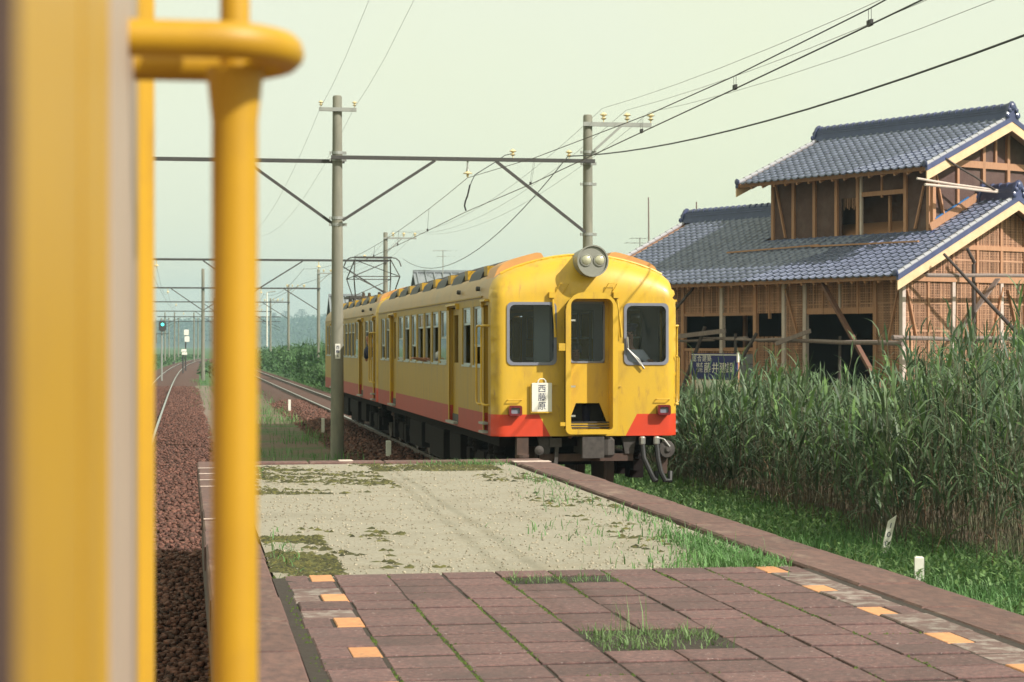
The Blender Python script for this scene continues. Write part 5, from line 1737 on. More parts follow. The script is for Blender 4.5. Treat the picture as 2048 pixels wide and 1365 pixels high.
def make_roof(label, e, ez, pit, rw, y0, y1, skip, ntile_budget):
    mb = MB()
    for back in (False, True):
        mb.add(roof_slope_pts(e, ez, pit, rw, y0, y1, 0.10, 0.02, back), BOXF)
    rf = mb.build('roof', M['wood'], house)
    rf["label"] = label
    al = math.atan(pit)
    ca, sa = math.cos(al), math.sin(al)
    L = (rw - e) / ca
    nr = int(L / EXP)
    nc = int((y1 - y0 - 0.2) / 0.265)
    out = []
    for c in range(nc):
        for r in range(nr + 1):
            d = r * EXP - 0.05
            if d > L - 0.10:
                continue
            w = e + d * ca
            y = y0 + 0.22 + 0.265 * c
            if skip(w, y):
                continue
            zz_ = ez + (w - e) * pit
            m = Matrix(((0, ca, -sa, w), (-1, 0, 0, y), (0, sa, ca, zz_), (0, 0, 0, 1)))
            j = Matrix.Translation((random.uniform(-.003, .003), random.uniform(-.006, .006), random.uniform(-.003, .004))) @ Matrix.Rotation(random.uniform(-.02, .02), 4, 'Z')
            out.append((m @ j, rf))
    return rf, out
rf1, t1 = make_roof('wide main roof of blue-grey tiles below the upper storey', -0.7, EZ, PIT, RW, L0, L1, lambda w, y: w > UW - 0.20 and US0 - 0.15 < y < US1 + 0.15, 0)
rf2, t2 = make_roof('steep little roof of blue-grey tiles over the upper storey', UE, UZ, UP, URW, UL0, UL1, lambda w, y: False, 0)
tiles = t1 + t2
camp = HI @ Vector((0, 0, CAM_Z))
tiles.sort(key=lambda t: (t[0].translation - camp).length)
for m, rf in tiles[:300]:
    o = link('roof_tile', tile_me, rf)
    o.matrix_local = m
base = np.array(tv)
basef = np.array(tf)
for rf in (rf1, rf2):
    ms = [np.array(m) for m, r_ in tiles[300:] if r_ == rf]
    if not ms:
        continue
    V = np.concatenate([base @ m[:3, :3].T + m[:3, 3] for m in ms])
    Fc = np.concatenate([basef + i * len(base) for i in range(len(ms))])
    stuff(link('roof_tile_mass', np_mesh('roof_tile_mass', V, Fc, M['tile_mass'], smooth=True), rf))
# back slopes: the same corrugation as one sheet
for rf, e, ez, pit, rw, y0, y1 in ((rf1, -0.7, EZ, PIT, RW, L0, L1), (rf2, UE, UZ, UP, URW, UL0, UL1)):
    vs, fs = [], []
    ys = np.arange(y0, y1, 0.09)
    for k in range(15):
        w = e + (rw - e) * k / 14
        for i, y in enumerate(ys):
            vs.append((2 * rw - w, y, ez + pit * (w - e) + 0.02 + (0.03 if i % 3 == 0 else 0)))
    n = len(ys)
    for k in range(14):
        for i in range(n - 1):
            fs.append((k * n + i, k * n + i + 1, (k + 1) * n + i + 1, (k + 1) * n + i))
    stuff(link('roof_tile_sheet', np_mesh('roof_tile_sheet', vs, fs, M['tile_mass']), rf))
    # eave fascia and rafter tails
    MB().box(e - 0.0, e + 0.03, y0 + 0.03, y1 - 0.03, ez - 0.10, ez - 0.005).build('eave_board', M['wood'], rf)
    yy = y0 + 0.25
    rme = MB().bar((e + 0.03, 0, ez - 0.13 + 0.0), (e + 0.9, 0, ez - 0.13 + pit * 0.87), 0.055, 0.07).mesh('rafter', M['wood'])
    while yy < y1 - 0.1:
        link('rafter', rme, rf, (0, yy, 0))
        yy += 0.455
    # barge boards, verge tiles, side tiles
    for yv, s in ((y0, -1), (y1, 1)):
        for back in (False, True):
            def W(w):
                return 2 * rw - w if back else w
            def line(d0, d1, x_a, x_b):
                return [(W(e - 0.03), ez + pit * (-0.03) - d0), (W(rw), ez + pit * (rw - e) - d0), (W(rw), ez + pit * (rw - e) - d1), (W(e - 0.03), ez - pit * 0.03 - d1)]
            mb = MB()
            mb.prism(line(0.085, 0.34, 0, 0), lambda u, z: (u, yv + s * 0.005, z), lambda u, z: (u, yv + s * 0.040, z))
            mb.build('barge_board', M['wood_pale'], rf)
            mb = MB()
            mb.prism(line(-0.035, 0.10, 0, 0), lambda u, z: (u, yv - s * 0.02, z), lambda u, z: (u, yv + s * 0.055, z))
            mb.build('verge_skirt', M['tile_ridge'], rf)
            Ls = math.hypot(rw - e, pit * (rw - e))
            k = int(Ls / 0.262)
            al = math.atan(pit)
            for i in range(k):
                a = (i * 0.262) * math.cos(al)
                b = ((i + 1) * 0.262 + 0.02) * math.cos(al)
                if s > 0 and back:
                    continue
                MB().tube([(W(e + a), yv - s * 0.03, ez + pit * a + 0.055), (W(e + b), yv - s * 0.03, ez + pit * b + 0.040)], [0.062, 0.055], 10).build('verge_tile', M['tile_verge'], rf, smooth=True)
    # end ornaments at the eave corner
    MB().lathe([(0.0, 0.0), (0.08, 0.0), (0.09, 0.04), (0.05, 0.06), (0.0, 0.06)], (e - 0.02, y0 + 0.03, ez + 0.07), (-1, 0, 0), 12).build('verge_cap', M['tile_ridge'], rf)
    MB().lathe([(0.0, 0.0), (0.08, 0.0), (0.09, 0.04), (0.05, 0.06), (0.0, 0.06)], (e - 0.02, y1 - 0.03, ez + 0.07), (-1, 0, 0), 12).build('verge_cap', M['tile_ridge'], rf)
def ridge(rf, rw, z, y0, y1):
    for k, (hw, za, zb_) in enumerate(((0.20, -0.06, 0.06), (0.165, 0.062, 0.12), (0.155, 0.128, 0.185), (0.145, 0.193, 0.25))):
        MB().box(rw - hw, rw + hw, y0 + 0.02, y1 - 0.02, z + za, z + zb_).build('ridge_course', M['tile_ridge'], rf)
    y = y0
    while y < y1 - 0.1:
        MB().tube([(rw, y, z + 0.285), (rw, y + 0.24, z + 0.275), (rw, y + 0.265, z + 0.275)], [0.102, 0.078, 0.078], 10).build('ridge_tile', M['tile_ridge'], rf, smooth=True)
        y += 0.26
    for ye, s in ((y0, -1), (y1, 1)):
        mb = MB()
        mb.prism([(rw - 0.24, z - 0.10), (rw + 0.24, z - 0.10), (rw + 0.22, z + 0.08), (rw + 0.17, z + 0.24), (rw + 0.10, z + 0.36), (rw, z + 0.42), (rw - 0.10, z + 0.36), (rw - 0.17, z + 0.24), (rw - 0.22, z + 0.08)], lambda u, zz_: (u, ye, zz_), lambda u, zz_: (u, ye + s * 0.08, zz_))
        mb.lathe([(0.0, 0.0), (0.085, 0.0), (0.095, 0.03), (0.05, 0.05)], (rw, ye + s * 0.08, z + 0.28), (0, s, 0), 12)
        for q in (-1, 1):
            mb.lathe([(0.0, 0.0), (0.07, 0.0), (0.08, 0.05), (0.04, 0.07)], (rw + q * 0.19, ye + s * 0.06, z + 0.04), (0, s, 0), 12)
            mb.lathe([(0.0, 0.0), (0.05, 0.0), (0.06, 0.05), (0.03, 0.07)], (rw + q * 0.13, ye + s * 0.07, z + 0.17), (0, s, 0), 10)
        mb.build('ridge_end_tile', M['tile_ridge'], rf)
zr1 = EZ + PIT * (RW + 0.7) + 0.02
ridge(rf1, RW, zr1, L0 + 0.02, US0 - 0.15)
ridge(rf1, RW, zr1, US1 + 0.1, L1 - 0.02)
ridge(rf2, URW, UZ + UP * (URW - UE) + 0.02, UL0 + 0.02, UL1 - 0.02)
# flashing courses where the upper storey meets the main roof
for k in range(2):
    w = UW - 0.10 - 0.06 * k
    MB().box(w - 0.03, UW + 0.0 - 0.05 * k, US0 - 0.15, US1 + 0.15, zroof(UW - 0.1) + 0.02 - 0.05 * k, zroof(UW - 0.1) + 0.075 - 0.05 * k).build('flashing_course', M['tile_ridge'], house)
MB().bar((UW - 0.1, US0 - 0.06, zroof(UW - 0.1) + 0.16), (RW - 0.2, US0 - 0.06, zroof(RW - 0.2) + 0.16), 0.05, 0.20).build('flashing_board', M['wood'], house)
MB().bar((UW + 0.1, US0 - 0.03, zroof(UW + 0.1) + 0.285), (RW - 0.5, US0 - 0.03, zroof(RW - 0.5) + 0.285), 0.05, 0.04).build('blue_flashing', M['flash_blue'], house)
MB().bar((1.05, US0 - 0.3, zroof(1.05) + 0.10), (1.10, 4.4, zroof(1.10) + 0.10), 0.06, 0.04).build('batten', M['wood'], house)
MB().bar((1.10, 4.1, zroof(1.10) + 0.13), (1.0, 7.7, zroof(1.0) + 0.10), 0.06, 0.04).build('batten', M['wood'], house)

# log scaffold around the house
sc = thing('log_scaffold', 'lashed log scaffold with crossing poles and planks around the unfinished house', 'scaffold', (HX, HY, 0), HR)
XO, YO = -0.75, -0.75
def log(a, b, r0, r1, m='wood_old', nm='log'):
    a, b = Vector(a), Vector(b)
    pts = [a.lerp(b, i / 5) + Vector((0, 0, random.uniform(-.012, .012))) for i in range(6)]
    return MB().tube(pts, [r0 + (r1 - r0) * i / 5 for i in range(6)], 8).build(nm, M[m], sc, smooth=True)
fa, fb = Fp(1806, 687, XO), Fp(1515, 681, XO)
log(fa, fb, 0.065, 0.045)
log(Fp(1580, 680, XO - 0.1), Fp(1450, 680, XO - 0.1), 0.05, 0.03)
log(Fp(1495, 677, XO), Fp(1405, 677, XO), 0.05, 0.035)
log(Fp(1428, 681, XO - 0.1), Fp(1300, 685, XO - 0.1), 0.03, 0.045)
log(Gp(1785, 675, YO), Gp(1992, 683, YO), 0.06, 0.04)
log(Gp(1930, 676, YO - 0.1), Gp(2120, 679, YO - 0.1), 0.05, 0.05)
log(Gp(1853, 550, YO), Gp(2150, 553, YO), 0.05, 0.045)
log(Gp(1947, 528, YO + 0.3), Gp(1950, 900, YO + 0.1), 0.045, 0.06, 'wood_dark')
log(Gp(1935, 498, YO + 0.2), Gp(1949, 527, YO + 0.25), 0.04, 0.045, 'wood_dark')
log(Gp(1888, 509, YO - 0.15), Gp(2065, 700, YO - 0.15), 0.035, 0.06, 'wood_dark')
MB().bar(Gp(1996, 558, YO + 0.45), Gp(1910, 675, YO + 0.45), 0.03, 0.16, up=(0, 1, 0)).build('plank', M['wood_old'], sc)
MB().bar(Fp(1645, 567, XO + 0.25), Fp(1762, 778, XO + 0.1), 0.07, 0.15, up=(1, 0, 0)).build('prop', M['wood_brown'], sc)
log(Fp(1680, 672, XO + 0.1), Fp(1677, 860, XO + 0.1), 0.035, 0.05, 'wood_dark')
MB().bar(Fp(1300, 680, XO - 0.2), Fp(1451, 662, XO - 0.2), 0.04, 0.12).build('plank', M['wood_old'], sc)
MB().bar(Fp(1552, 688, XO - 0.15), Fp(1621, 662, XO - 0.15), 0.04, 0.11).build('plank', M['wood_old'], sc)
log(Fp(1410, 655, XO - 0.1), Fp(1360, 790, XO - 0.3), 0.05, 0.05, 'wood_dark')
log(Fp(1513, 667, XO - 0.1), Fp(1470, 740, XO - 0.3), 0.05, 0.05, 'wood_dark')
log(Fp(1471, 668, XO - 0.1), Fp(1471, 860, XO - 0.1), 0.04, 0.05, 'wood_dark')
log(Fp(1388, 575, XO + 0.4), Fp(1350, 620, XO), 0.03, 0.05, 'wood_dark')
# poles leaning across the upper gable
for k, (a, b, r0, lab) in enumerate((((1834, 358), (2024, 386), 0.030, 'pale straight pole, lower of the pair across the upper gable'), ((1850, 369), (2022, 387), 0.036, None), ((1891, 317), (1990, 380), 0.028, None))):
    log(Gp(*a, UG - 0.55), Gp(*b, UG - 0.75), r0, r0, 'wrapped' if k < 2 else 'wood_dark')
for px, y0, y1, ww, lab in ((1297, 395, 500, 9.0, 'tall thin bamboo pole sticking up behind the left end of the tiled roof'), (1393, 404, 450, 8.5, 'short thin bamboo pole above the end of the main ridge')):
    q = HM @ Fp(px, y1, ww)
    t = HM @ Fp(px, y0, ww)
    tag(MB().tube([(0, 0, 0), (0.03, 0, (t.z + 0.3) * 0.5), (t.x - q.x, t.y - q.y, t.z + 0.3)], [0.05, 0.04, 0.025], 6).build('bamboo_pole', M['wood_old'], None, loc=(q.x, q.y, -0.3)), lab, 'pole')

# builder's sign board
XS = -3.2
p0, p1 = Fp(1383, 758, XS), Fp(1474, 706, XS)
ylo, yhi = sorted((p0.y, p1.y))
zlo, zhi = p0.z, Fp(1383, 707, XS).z
sg = thing('sign_board', 'dark blue builder sign board with white Japanese lettering standing in the reeds', 'sign', (HX, HY, 0), HR)
MB().box(XS, XS + 0.03, ylo, yhi, zlo, zhi).build('panel', M['sign_blue'], sg)
MB().box(XS - 0.004, XS, ylo + 0.01, yhi - 0.01, zhi - 0.05, zhi - 0.025).build('white_line', M['white'], sg)
MB().box(XS - 0.012, XS + 0.035, ylo - 0.05, ylo, zhi - 0.22, zhi + 0.02).build('white_tape', M['white'], sg)
MB().box(XS, XS + 0.03, ylo, yhi, zlo - 0.36, zlo - 0.02).build('white_board', M['white'], sg)
for yy in (ylo + 0.05, yhi - 0.05):
    MB().box(XS + 0.032, XS + 0.09, yy - 0.04, yy + 0.04, -0.3, zhi - 0.02).build('leg', M['wood'], sg)
rot_t = (R(90), 0, R(-90))
def sgt(s, px, py, hpx):
    q = Fp(px, py, XS)
    k = (Fp(px, py - 10, XS).z - q.z) / 10.0
    text_obj('lettering', s, hpx * k * 1.12, M['white'], sg, (XS - 0.003, q.y, q.z), rot_t, 0.002)
for ch, px in zip('総合建築', (1389, 1399, 1409, 1418.5)):
    sgt(ch, px, 718.5, 12)
for ch, px, py in (('株', 1396, 731), ('式', 1402.5, 731), ('会', 1396, 741), ('社', 1402.5, 741)):
    sgt(ch, px, py, 9)
for ch, px in zip('藤井建設', (1415, 1430.5, 1446, 1460)):
    sgt(ch, px, 737.5, 20)

# ------------------------------------------------------------------ far houses, antennas
def far_house(label, pa, pb, Y, drop, gable, wall_m='far_wall'):
    """ridge from pixel pa to pb at distance Y"""
    a, b = at_y(*pa, Y), at_y(*pb, Y)
    t = thing('farmhouse' if gable > 2.4 else 'shed', label, 'house', (a.x, Y, -0.3))
    L = b.x - a.x
    H_ = a.z + 0.3
    mb = MB()
    g = gable
    hz = H_ - drop
    mb.prism([(-g, 0), (g, 0), (g, hz), (0, H_ - 0.05), (-g, hz)], lambda y, z: (0.15, y, z), lambda y, z: (L - 0.15, y, z))
    mb.build('wall', M[wall_m], t)
    rf = MB()
    for s in (-1, 1):
        vs = [(0, 0, H_), (L, 0, H_), (L, s * (g + 0.5), hz - 0.3), (0, s * (g + 0.5), hz - 0.3)]
        rf.add(vs + [(x, y, z - 0.12) for x, y, z in vs], BOXF)
    r_ = rf.build('roof', M['far_roof'], t)
    for i in range(int(L / 0.45)):
        x = 0.2 + 0.45 * i
        MB().bar((x, -0.05, H_ + 0.02), (x, -(g + 0.5), hz - 0.27), 0.06, 0.06).build('roof_rib', M['far_roof'], r_)
    MB().box(0, L, -0.12, 0.12, H_ - 0.02, H_ + 0.12).build('ridge', M['far_roof'], r_)
    return t
far_house('grey ribbed roof of a far house showing just behind the front car roof', (826, 545), (1030, 548), 105.0, 1.6, 2.6)
far_house('small dark gabled shed roof just left of the thick concrete pole', (657, 592), (725, 592), 132.0, 1.5, 2.2)
def antenna(label, px, y0, y1, Y, bars):
    a, b = at_y(px, y1, Y), at_y(px, y0, Y)
    t = thing('tv_antenna', label, 'antenna', (a.x, Y, 0))
    MB().tube([(0, 0, -0.3), (0, 0, b.z)], 0.025, 5).build('mast', M['galv'], t)
    mb = MB()
    for z, w in bars:
        mb.tube([(-w, 0, b.z - z), (w * 0.6, 0, b.z - z)], 0.012, 4)
        for k in range(5):
            mb.tube([(-w + 0.3 * k, -0.3, b.z - z), (-w + 0.3 * k, 0.3, b.z - z)], 0.008, 4)
    mb.build('antenna_rods', M['galv'], t)
antenna('thin television antenna above the far grey roof', 886, 500, 545, 104.0, ((0.05, 0.5), (0.35, 0.3)))
antenna('thin television antenna left of the house roof, above the headlamp side', 1280, 476, 500, 75.0, ((0.02, 0.35), (0.2, 0.55)))
# ------------------------------------------------------------------ vegetation
def strips(name, base, az, el0, droop, length, width, m, seg=3):
    """curving leaf blades: base (n,3), azimuth, start elevation, droop per segment, length, width"""
    n = len(base)
    V = np.zeros((n, (seg + 1) * 2, 3))
    p = base.copy()
    e = el0.copy()
    sx, sy = -np.sin(az), np.cos(az)
    for i in range(seg + 1):
        t = i / seg
        w = width * (0.55 + 1.1 * t - 1.62 * t * t) if i < seg else width * 0.02
        V[:, 2 * i, 0] = p[:, 0] - sx * w; V[:, 2 * i, 1] = p[:, 1] - sy * w; V[:, 2 * i, 2] = p[:, 2]
        V[:, 2 * i + 1, 0] = p[:, 0] + sx * w; V[:, 2 * i + 1, 1] = p[:, 1] + sy * w; V[:, 2 * i + 1, 2] = p[:, 2]
        st = length / seg
        p = p + np.stack([np.cos(az) * np.cos(e) * st, np.sin(az) * np.cos(e) * st, np.sin(e) * st], -1)
        e = e - droop
    q = np.array([[2 * i, 2 * i + 1, 2 * i + 3, 2 * i + 2] for i in range(seg)])
    F = (np.arange(n)[:, None, None] * ((seg + 1) * 2) + q[None]).reshape(-1, 4)
    return np_mesh(name, V.reshape(-1, 3), F, m, smooth=True)
def stems(name, base, top, r, m):
    n = len(base)
    a = np.arange(3) * 2 * np.pi / 3
    ring = np.stack([np.cos(a), np.sin(a), np.zeros(3)], -1)
    V = np.concatenate([base[:, None, :] + ring[None] * r[:, None, None], top[:, None, :] + ring[None] * r[:, None, None] * 0.4], 1)
    q = np.array([[0, 1, 4, 3], [1, 2, 5, 4], [2, 0, 3, 5]])
    F = (np.arange(n)[:, None, None] * 6 + q[None]).reshape(-1, 4)
    return np_mesh(name, V.reshape(-1, 3), F, m)
C_, S_ = math.cos(R(YAW)), math.sin(R(YAW))
def to_px(x, y):
    zc = x * S_ + y * C_
    return 1024 + 4000 * (x * C_ - y * S_) / zc, zc
TOP = ([1200, 1380, 1440, 1500, 1560, 1640, 1720, 1800, 1835, 1880, 1960, 2100, 2600], [800, 800, 800, 780, 768, 785, 800, 798, 740, 722, 716, 712, 710])
def reed_field(n, x0, x1, y0, y1, edge):
    x = rng.uniform(x0, x1, n); y = rng.uniform(y0, y1, n)
    px, zc = to_px(x, y)
    loc = np.array(HI)
    lx = loc[0, 0] * x + loc[0, 1] * y + loc[0, 3]
    ly = loc[1, 0] * x + loc[1, 1] * y + loc[1, 3]
    k = (px < 2250) & (x > edge + 0.40 * vnoise(x, y, 41, 0.8) + 0.25 * vnoise(x, y, 42, 2.6)) & ~((lx > -1.0) & (ly > -1.0))
    k &= ~((lx > -4.6) & (ly > -3.0) & (rng.uniform(0, 1, n) < 0.55))
    x, y, px, zc = x[k], y[k], px[k], zc[k]
    yt = np.interp(px, *TOP)
    h = (CAM_Z - (yt - 690) * zc / 4000) + 0.22
    h = np.clip(h, 0.5, 2.75) * rng.normal(0.93, 0.10, len(x)) * (1 + 0.06 * vnoise(x, y, 43, 0.9))
    keep = rng.uniform(0, 1, len(x)) < 0.72 + 0.55 * vnoise(x, y, 47, 1.6)
    x, y, h = x[keep], y[keep], h[keep] * (1 + 0.10 * vnoise(x[keep], y[keep], 49, 2.2))
    h *= 1 + 0.22 * (rng.uniform(0, 1, len(x)) > 0.90)
    return x, y, h
xs, ys, hs = [], [], []
for (n, x0, x1, y0, y1, e) in ((3400, 7.9, 10.4, 13, 58, 8.25), (5200, 9.5, 21, 17, 62, 8.6), (900, 18, 26, 36, 60, 8.6)):
    a, b, c = reed_field(n, x0, x1, y0, y1, e)
    xs.append(a); ys.append(b); hs.append(c)
x, y, h = np.concatenate(xs), np.concatenate(ys), np.concatenate(hs)
n = len(x)
base = np.stack([x, y, np.full(n, -0.24)], -1)
lean = rng.normal(0, 0.13, (n, 2)) * h[:, None]
top = base + np.stack([lean[:, 0], lean[:, 1], h], -1)
reeds = stuff(link('reed_stems', stems('reed_stems', base, top, rng.uniform(0.005, 0.009, n), M['reed_stem'])))
LB, LA, LE, LD, LL, LW = [], [], [], [], [], []
for k in range(10):
    t = 0.22 + 0.80 * (k + rng.uniform(0, 0.8, n)) / 10
    t = np.minimum(t, 0.99)
    LB.append(base + (top - base) * t[:, None])
    LA.append(rng.uniform(0, 2 * np.pi) + k * 2.6 + rng.normal(0, 0.5, n) + x * 7)
    LE.append(R(50) + rng.normal(0, 0.33, n) + 0.3 * (t > 0.85))
    LD.append(rng.uniform(0.05, 0.75, n))
    LL.append(np.minimum(rng.uniform(0.34, 0.68, n), 0.5 * h) * (1 - 0.3 * t * t))
    LW.append(rng.uniform(0.012, 0.027, n))
me = strips('reed_leaves', np.concatenate(LB), np.concatenate(LA), np.concatenate(LE), np.concatenate(LD), np.concatenate(LL), np.concatenate(LW), M['reed'])
stuff(link('reed_leaves', me))
# broad young leaves and feathery plumes among the reeds
k = rng.uniform(0, 1, n) < 0.45
b0, t0 = base[k], top[k]
nb = len(b0)
LB, LA, LE, LD, LL, LW = [], [], [], [], [], []
for q in range(4):
    t = rng.uniform(0.45, 0.98, nb)
    LB.append(b0 + (t0 - b0) * t[:, None]); LA.append(rng.uniform(0, 6.28, nb)); LE.append(rng.normal(0.9, 0.4, nb)); LD.append(rng.uniform(0.1, 0.7, nb))
    LL.append(rng.uniform(0.25, 0.55, nb)); LW.append(rng.uniform(0.018, 0.034, nb))
me = strips('broad_leaves', np.concatenate(LB), np.concatenate(LA), np.concatenate(LE), np.concatenate(LD), np.concatenate(LL), np.concatenate(LW), M['weed'])
stuff(link('broad_leaves', me))
k = rng.uniform(0, 1, n) < 0.05
t0 = np.repeat(top[k], 7, 0); nb = len(t0)
me = strips('reed_plumes', t0 - np.array([0, 0, 1]) * rng.uniform(0, 0.12, (nb, 1)), rng.uniform(0, 6.28, nb), rng.normal(1.1, 0.3, nb), rng.uniform(0.2, 0.6, nb), rng.uniform(0.10, 0.22, nb), rng.uniform(0.004, 0.008, nb), M['seed'])
stuff(link('reed_plumes', me))
# withered leaves near the foot of the reeds
n = 5200
xx = rng.uniform(8.0, 11.5, n); yy = rng.uniform(12, 55, n)
k = xx > 8.15 + 0.3 * vnoise(xx, yy, 41, 0.8)
xx, yy = xx[k], yy[k]; n = len(xx)
b = np.stack([xx, yy, rng.uniform(-0.2, 0.75, n)], -1)
stuff(link('withered_reeds', strips('withered_reeds', b, rng.uniform(0, 6.28, n), rng.normal(0.2, 0.7, n), rng.uniform(0.1, 0.6, n), rng.uniform(0.2, 0.6, n), rng.uniform(0.003, 0.009, n), M['dead_leaf'])))
n = 160
xx = rng.uniform(8.2, 9.2, n); yy = rng.uniform(13, 32, n)
b = np.stack([xx, yy, np.full(n, -0.22)], -1)
t = b + np.stack([rng.normal(0, 0.25, n), rng.normal(0, 0.25, n), rng.uniform(0.5, 1.5, n)], -1)
stuff(link('bare_twigs', stems('bare_twigs', b, t, rng.uniform(0.003, 0.007, n), M['dead_leaf'])))

# verge grass between the track and the reeds
structure(sheet('grass_verge', 6.55, 9.4, 4, 75, -0.24, M['field'], 10, 80, lambda X, Y: -0.20 + 0.05 * vnoise(X, Y, 51, 1.3) - 0.03 * np.clip(7.2 - X, 0, 1)))
n = 52000
xx = rng.uniform(6.75, 8.65, n); yy = 9 + 52 * rng.uniform(0, 1, n) ** 1.35
k = vnoise(xx, yy, 52, 1.5) + 0.4 * vnoise(xx, yy, 54, 5) > -0.35
xx, yy = xx[k], yy[k]
stuff(blades('verge_grass', xx, yy, -0.21, 0.07, 0.24, 0.0055, 1.1, M['grass']))
n = 15000
xx = rng.uniform(6.75, 8.5, n); yy = 9 + 40 * rng.uniform(0, 1, n) ** 1.3
k = vnoise(xx, yy, 53, 1.1) > 0.0
xx, yy = xx[k], yy[k]; n = len(xx)
b = np.stack([xx, yy, rng.uniform(-0.16, 0.02, n)], -1)
stuff(link('verge_ground_cover', strips('verge_ground_cover', b, rng.uniform(0, 6.28, n), rng.normal(0.5, 0.4, n), rng.uniform(0.2, 0.5, n), rng.uniform(0.05, 0.11, n), rng.uniform(0.012, 0.024, n), M['weed'], 2)))
n = 900
xx = rng.normal(8.9, 0.4, n); yy = rng.uniform(14, 22, n)
b = np.stack([xx, yy, np.full(n, -0.22)], -1)
stuff(link('arching_grass', strips('arching_grass', b, rng.uniform(0, 6.28, n), rng.normal(1.25, 0.15, n), rng.uniform(0.3, 0.8, n), rng.uniform(0.35, 0.75, n), rng.uniform(0.003, 0.006, n), M['grass_pale'], 4)))

# grass in the ground between the tracks and further off
P = []
for (n, x0, x1, y0, y1, thr, sd) in ((3500, 1.3, 3.7, 23, 75, 0.45, 61), (2600, 1.2, 4.0, 60, 130, 0.15, 62), (3500, 7.0, 8.6, 60, 140, -0.5, 63), (1200, 0.2, 1.6, 75, 140, 0.0, 64)):
    a, b = scatter(n, x0, x1, y0, y1, thr, sd, 0.7)
    P.append((a, b))
xx = np.concatenate([p[0] for p in P]); yy = np.concatenate([p[1] for p in P])
stuff(blades('trackside_grass', xx, yy, -0.27, 0.10, 0.34, 0.010, 1.0, M['grass']))
def leafmass(name, x, y, ztop, s0, s1, m, zlo=-0.3):
    n = len(x)
    z = zlo + (ztop - zlo) * rng.uniform(0, 1, n) ** 0.6
    V = np.zeros((n, 4, 3))
    u = rng.normal(0, 1, (n, 3)); u /= np.linalg.norm(u, axis=1)[:, None]
    w = rng.normal(0, 1, (n, 3)); w -= (w * u).sum(1)[:, None] * u; w /= np.linalg.norm(w, axis=1)[:, None]
    s = rng.uniform(s0, s1, n)
    c = np.stack([x, y, z], -1)
    V[:, 0] = c - u * s[:, None]; V[:, 1] = c - w * s[:, None] * 0.45; V[:, 2] = c + u * s[:, None]; V[:, 3] = c + w * s[:, None] * 0.45
    F = np.arange(n * 4).reshape(-1, 4)
    return stuff(link(name, np_mesh(name, V.reshape(-1, 3), F, m)))
n = 60000
yy = 95 + 170 * rng.uniform(0, 1, n) ** 1.4; xx = 7.4 + 22 * rng.uniform(0, 1, n) ** 1.5
zt = 1.2 + 0.8 * vnoise(xx, yy, 71, 0.35) + 0.5 * np.clip((xx - 8) / 3, 0, 1.2)
leafmass('thicket', xx, yy, np.clip(zt, 0.1, 2.6), 0.07, 0.20, M['bush'])
n = 700
yy = rng.uniform(100, 190, n); xx = rng.uniform(8.2, 15, n)
b = np.stack([xx, yy, np.full(n, 0.6)], -1)
stuff(link('thicket_reeds', strips('thicket_reeds', b, rng.uniform(0, 6.28, n), rng.normal(1.4, 0.08, n), rng.uniform(0, 0.2, n), rng.uniform(1.2, 2.6, n), rng.uniform(0.02, 0.04, n), M['bush'])))
n = 16000
yy = rng.uniform(150, 420, n); xx = rng.uniform(-22, 16, n)
k = (np.abs(xx - np.where(yy > 60, -1.33 + 2.3e-7 * (yy - 60) ** 3, -1.33)) > 2.0) & (np.abs(xx - 5.42) > 2.2)
xx, yy = xx[k], yy[k]
leafmass('weeds', xx, yy, 0.15 + 0.5 * np.clip(vnoise(xx, yy, 73, 0.2), 0, 1.5), 0.08, 0.25, M['bush'])

# wooded low hills on the horizon
def hill_h(X, Y):
    rise = np.clip((Y - 1900) / 460, 0, 1)
    return -0.4 + rise * rise * (3 - 2 * rise) * (22.5 + 4.5 * vnoise(X, Y * 0.3, 81, 0.0045) + 5.0 * np.clip((X - 20) / 160, -0.5, 1))
sheet('hills', -1400, 2700, 1840, 3250, 0, M['hill'], 120, 30, hill_h)
n = 42000
xx = rng.uniform(-480, 950, n); yy = 1980 + 560 * rng.uniform(0, 1, n)
hh = hill_h(xx, yy)
V_top = hh + 3.5 + 7.0 * (0.6 + 0.5 * vnoise(xx, yy, 83, 0.08))
z0 = hh
o = leafmass('woods', xx, yy, V_top, 1.1, 2.8, M['hill_leaf'], zlo=z0)
def pine(px, py, Y, h, lab):
    q = at_y(px, py, Y)
    g = float(hill_h(np.array([q.x]), np.array([Y]))[0])
    t = thing('pine_tree', lab, 'tree', (q.x, Y, g), 0, 'pines on the far ridge')
    H_ = q.z - g
    MB().tube([(0, 0, 0), (0.3, 0, H_ * 0.5), (0, 0, H_ * 0.95)], [0.35 * h, 0.25 * h, 0.08 * h], 7).build('trunk', M['dark_in'], t)
    mb = MB()
    for lv in range(5):
        zc = H_ * (0.62 + 0.095 * lv)
        rr = (2.6 - 0.42 * lv) * h
        for k in range(46):
            a = random.uniform(0, 6.28); d = rr * math.sqrt(random.random())
            c = Vector((d * math.cos(a), d * math.sin(a), zc + random.uniform(-.25, .25)))
            u = Vector((random.uniform(-1, 1), random.uniform(-1, 1), random.uniform(-.3, .3))) * 0.55 * h
            w = Vector((random.uniform(-1, 1), random.uniform(-1, 1), random.uniform(-.3, .3))) * 0.3 * h
            mb.add([c - u, c - w, c + u, c + w], [(0, 1, 2, 3)])
    mb.build('crown', M['hill_leaf'], t, fix=False)
pine(604, 620, 2320, 3.3, 'flat-topped pine silhouette on the far ridge left of the thick pole')
pine(571, 623, 2340, 2.7, 'smaller pine silhouette on the ridge, behind the far poles')
pine(548, 627, 2320, 2.7, 'pine silhouette on the ridge nearest to the yellow hand rail')

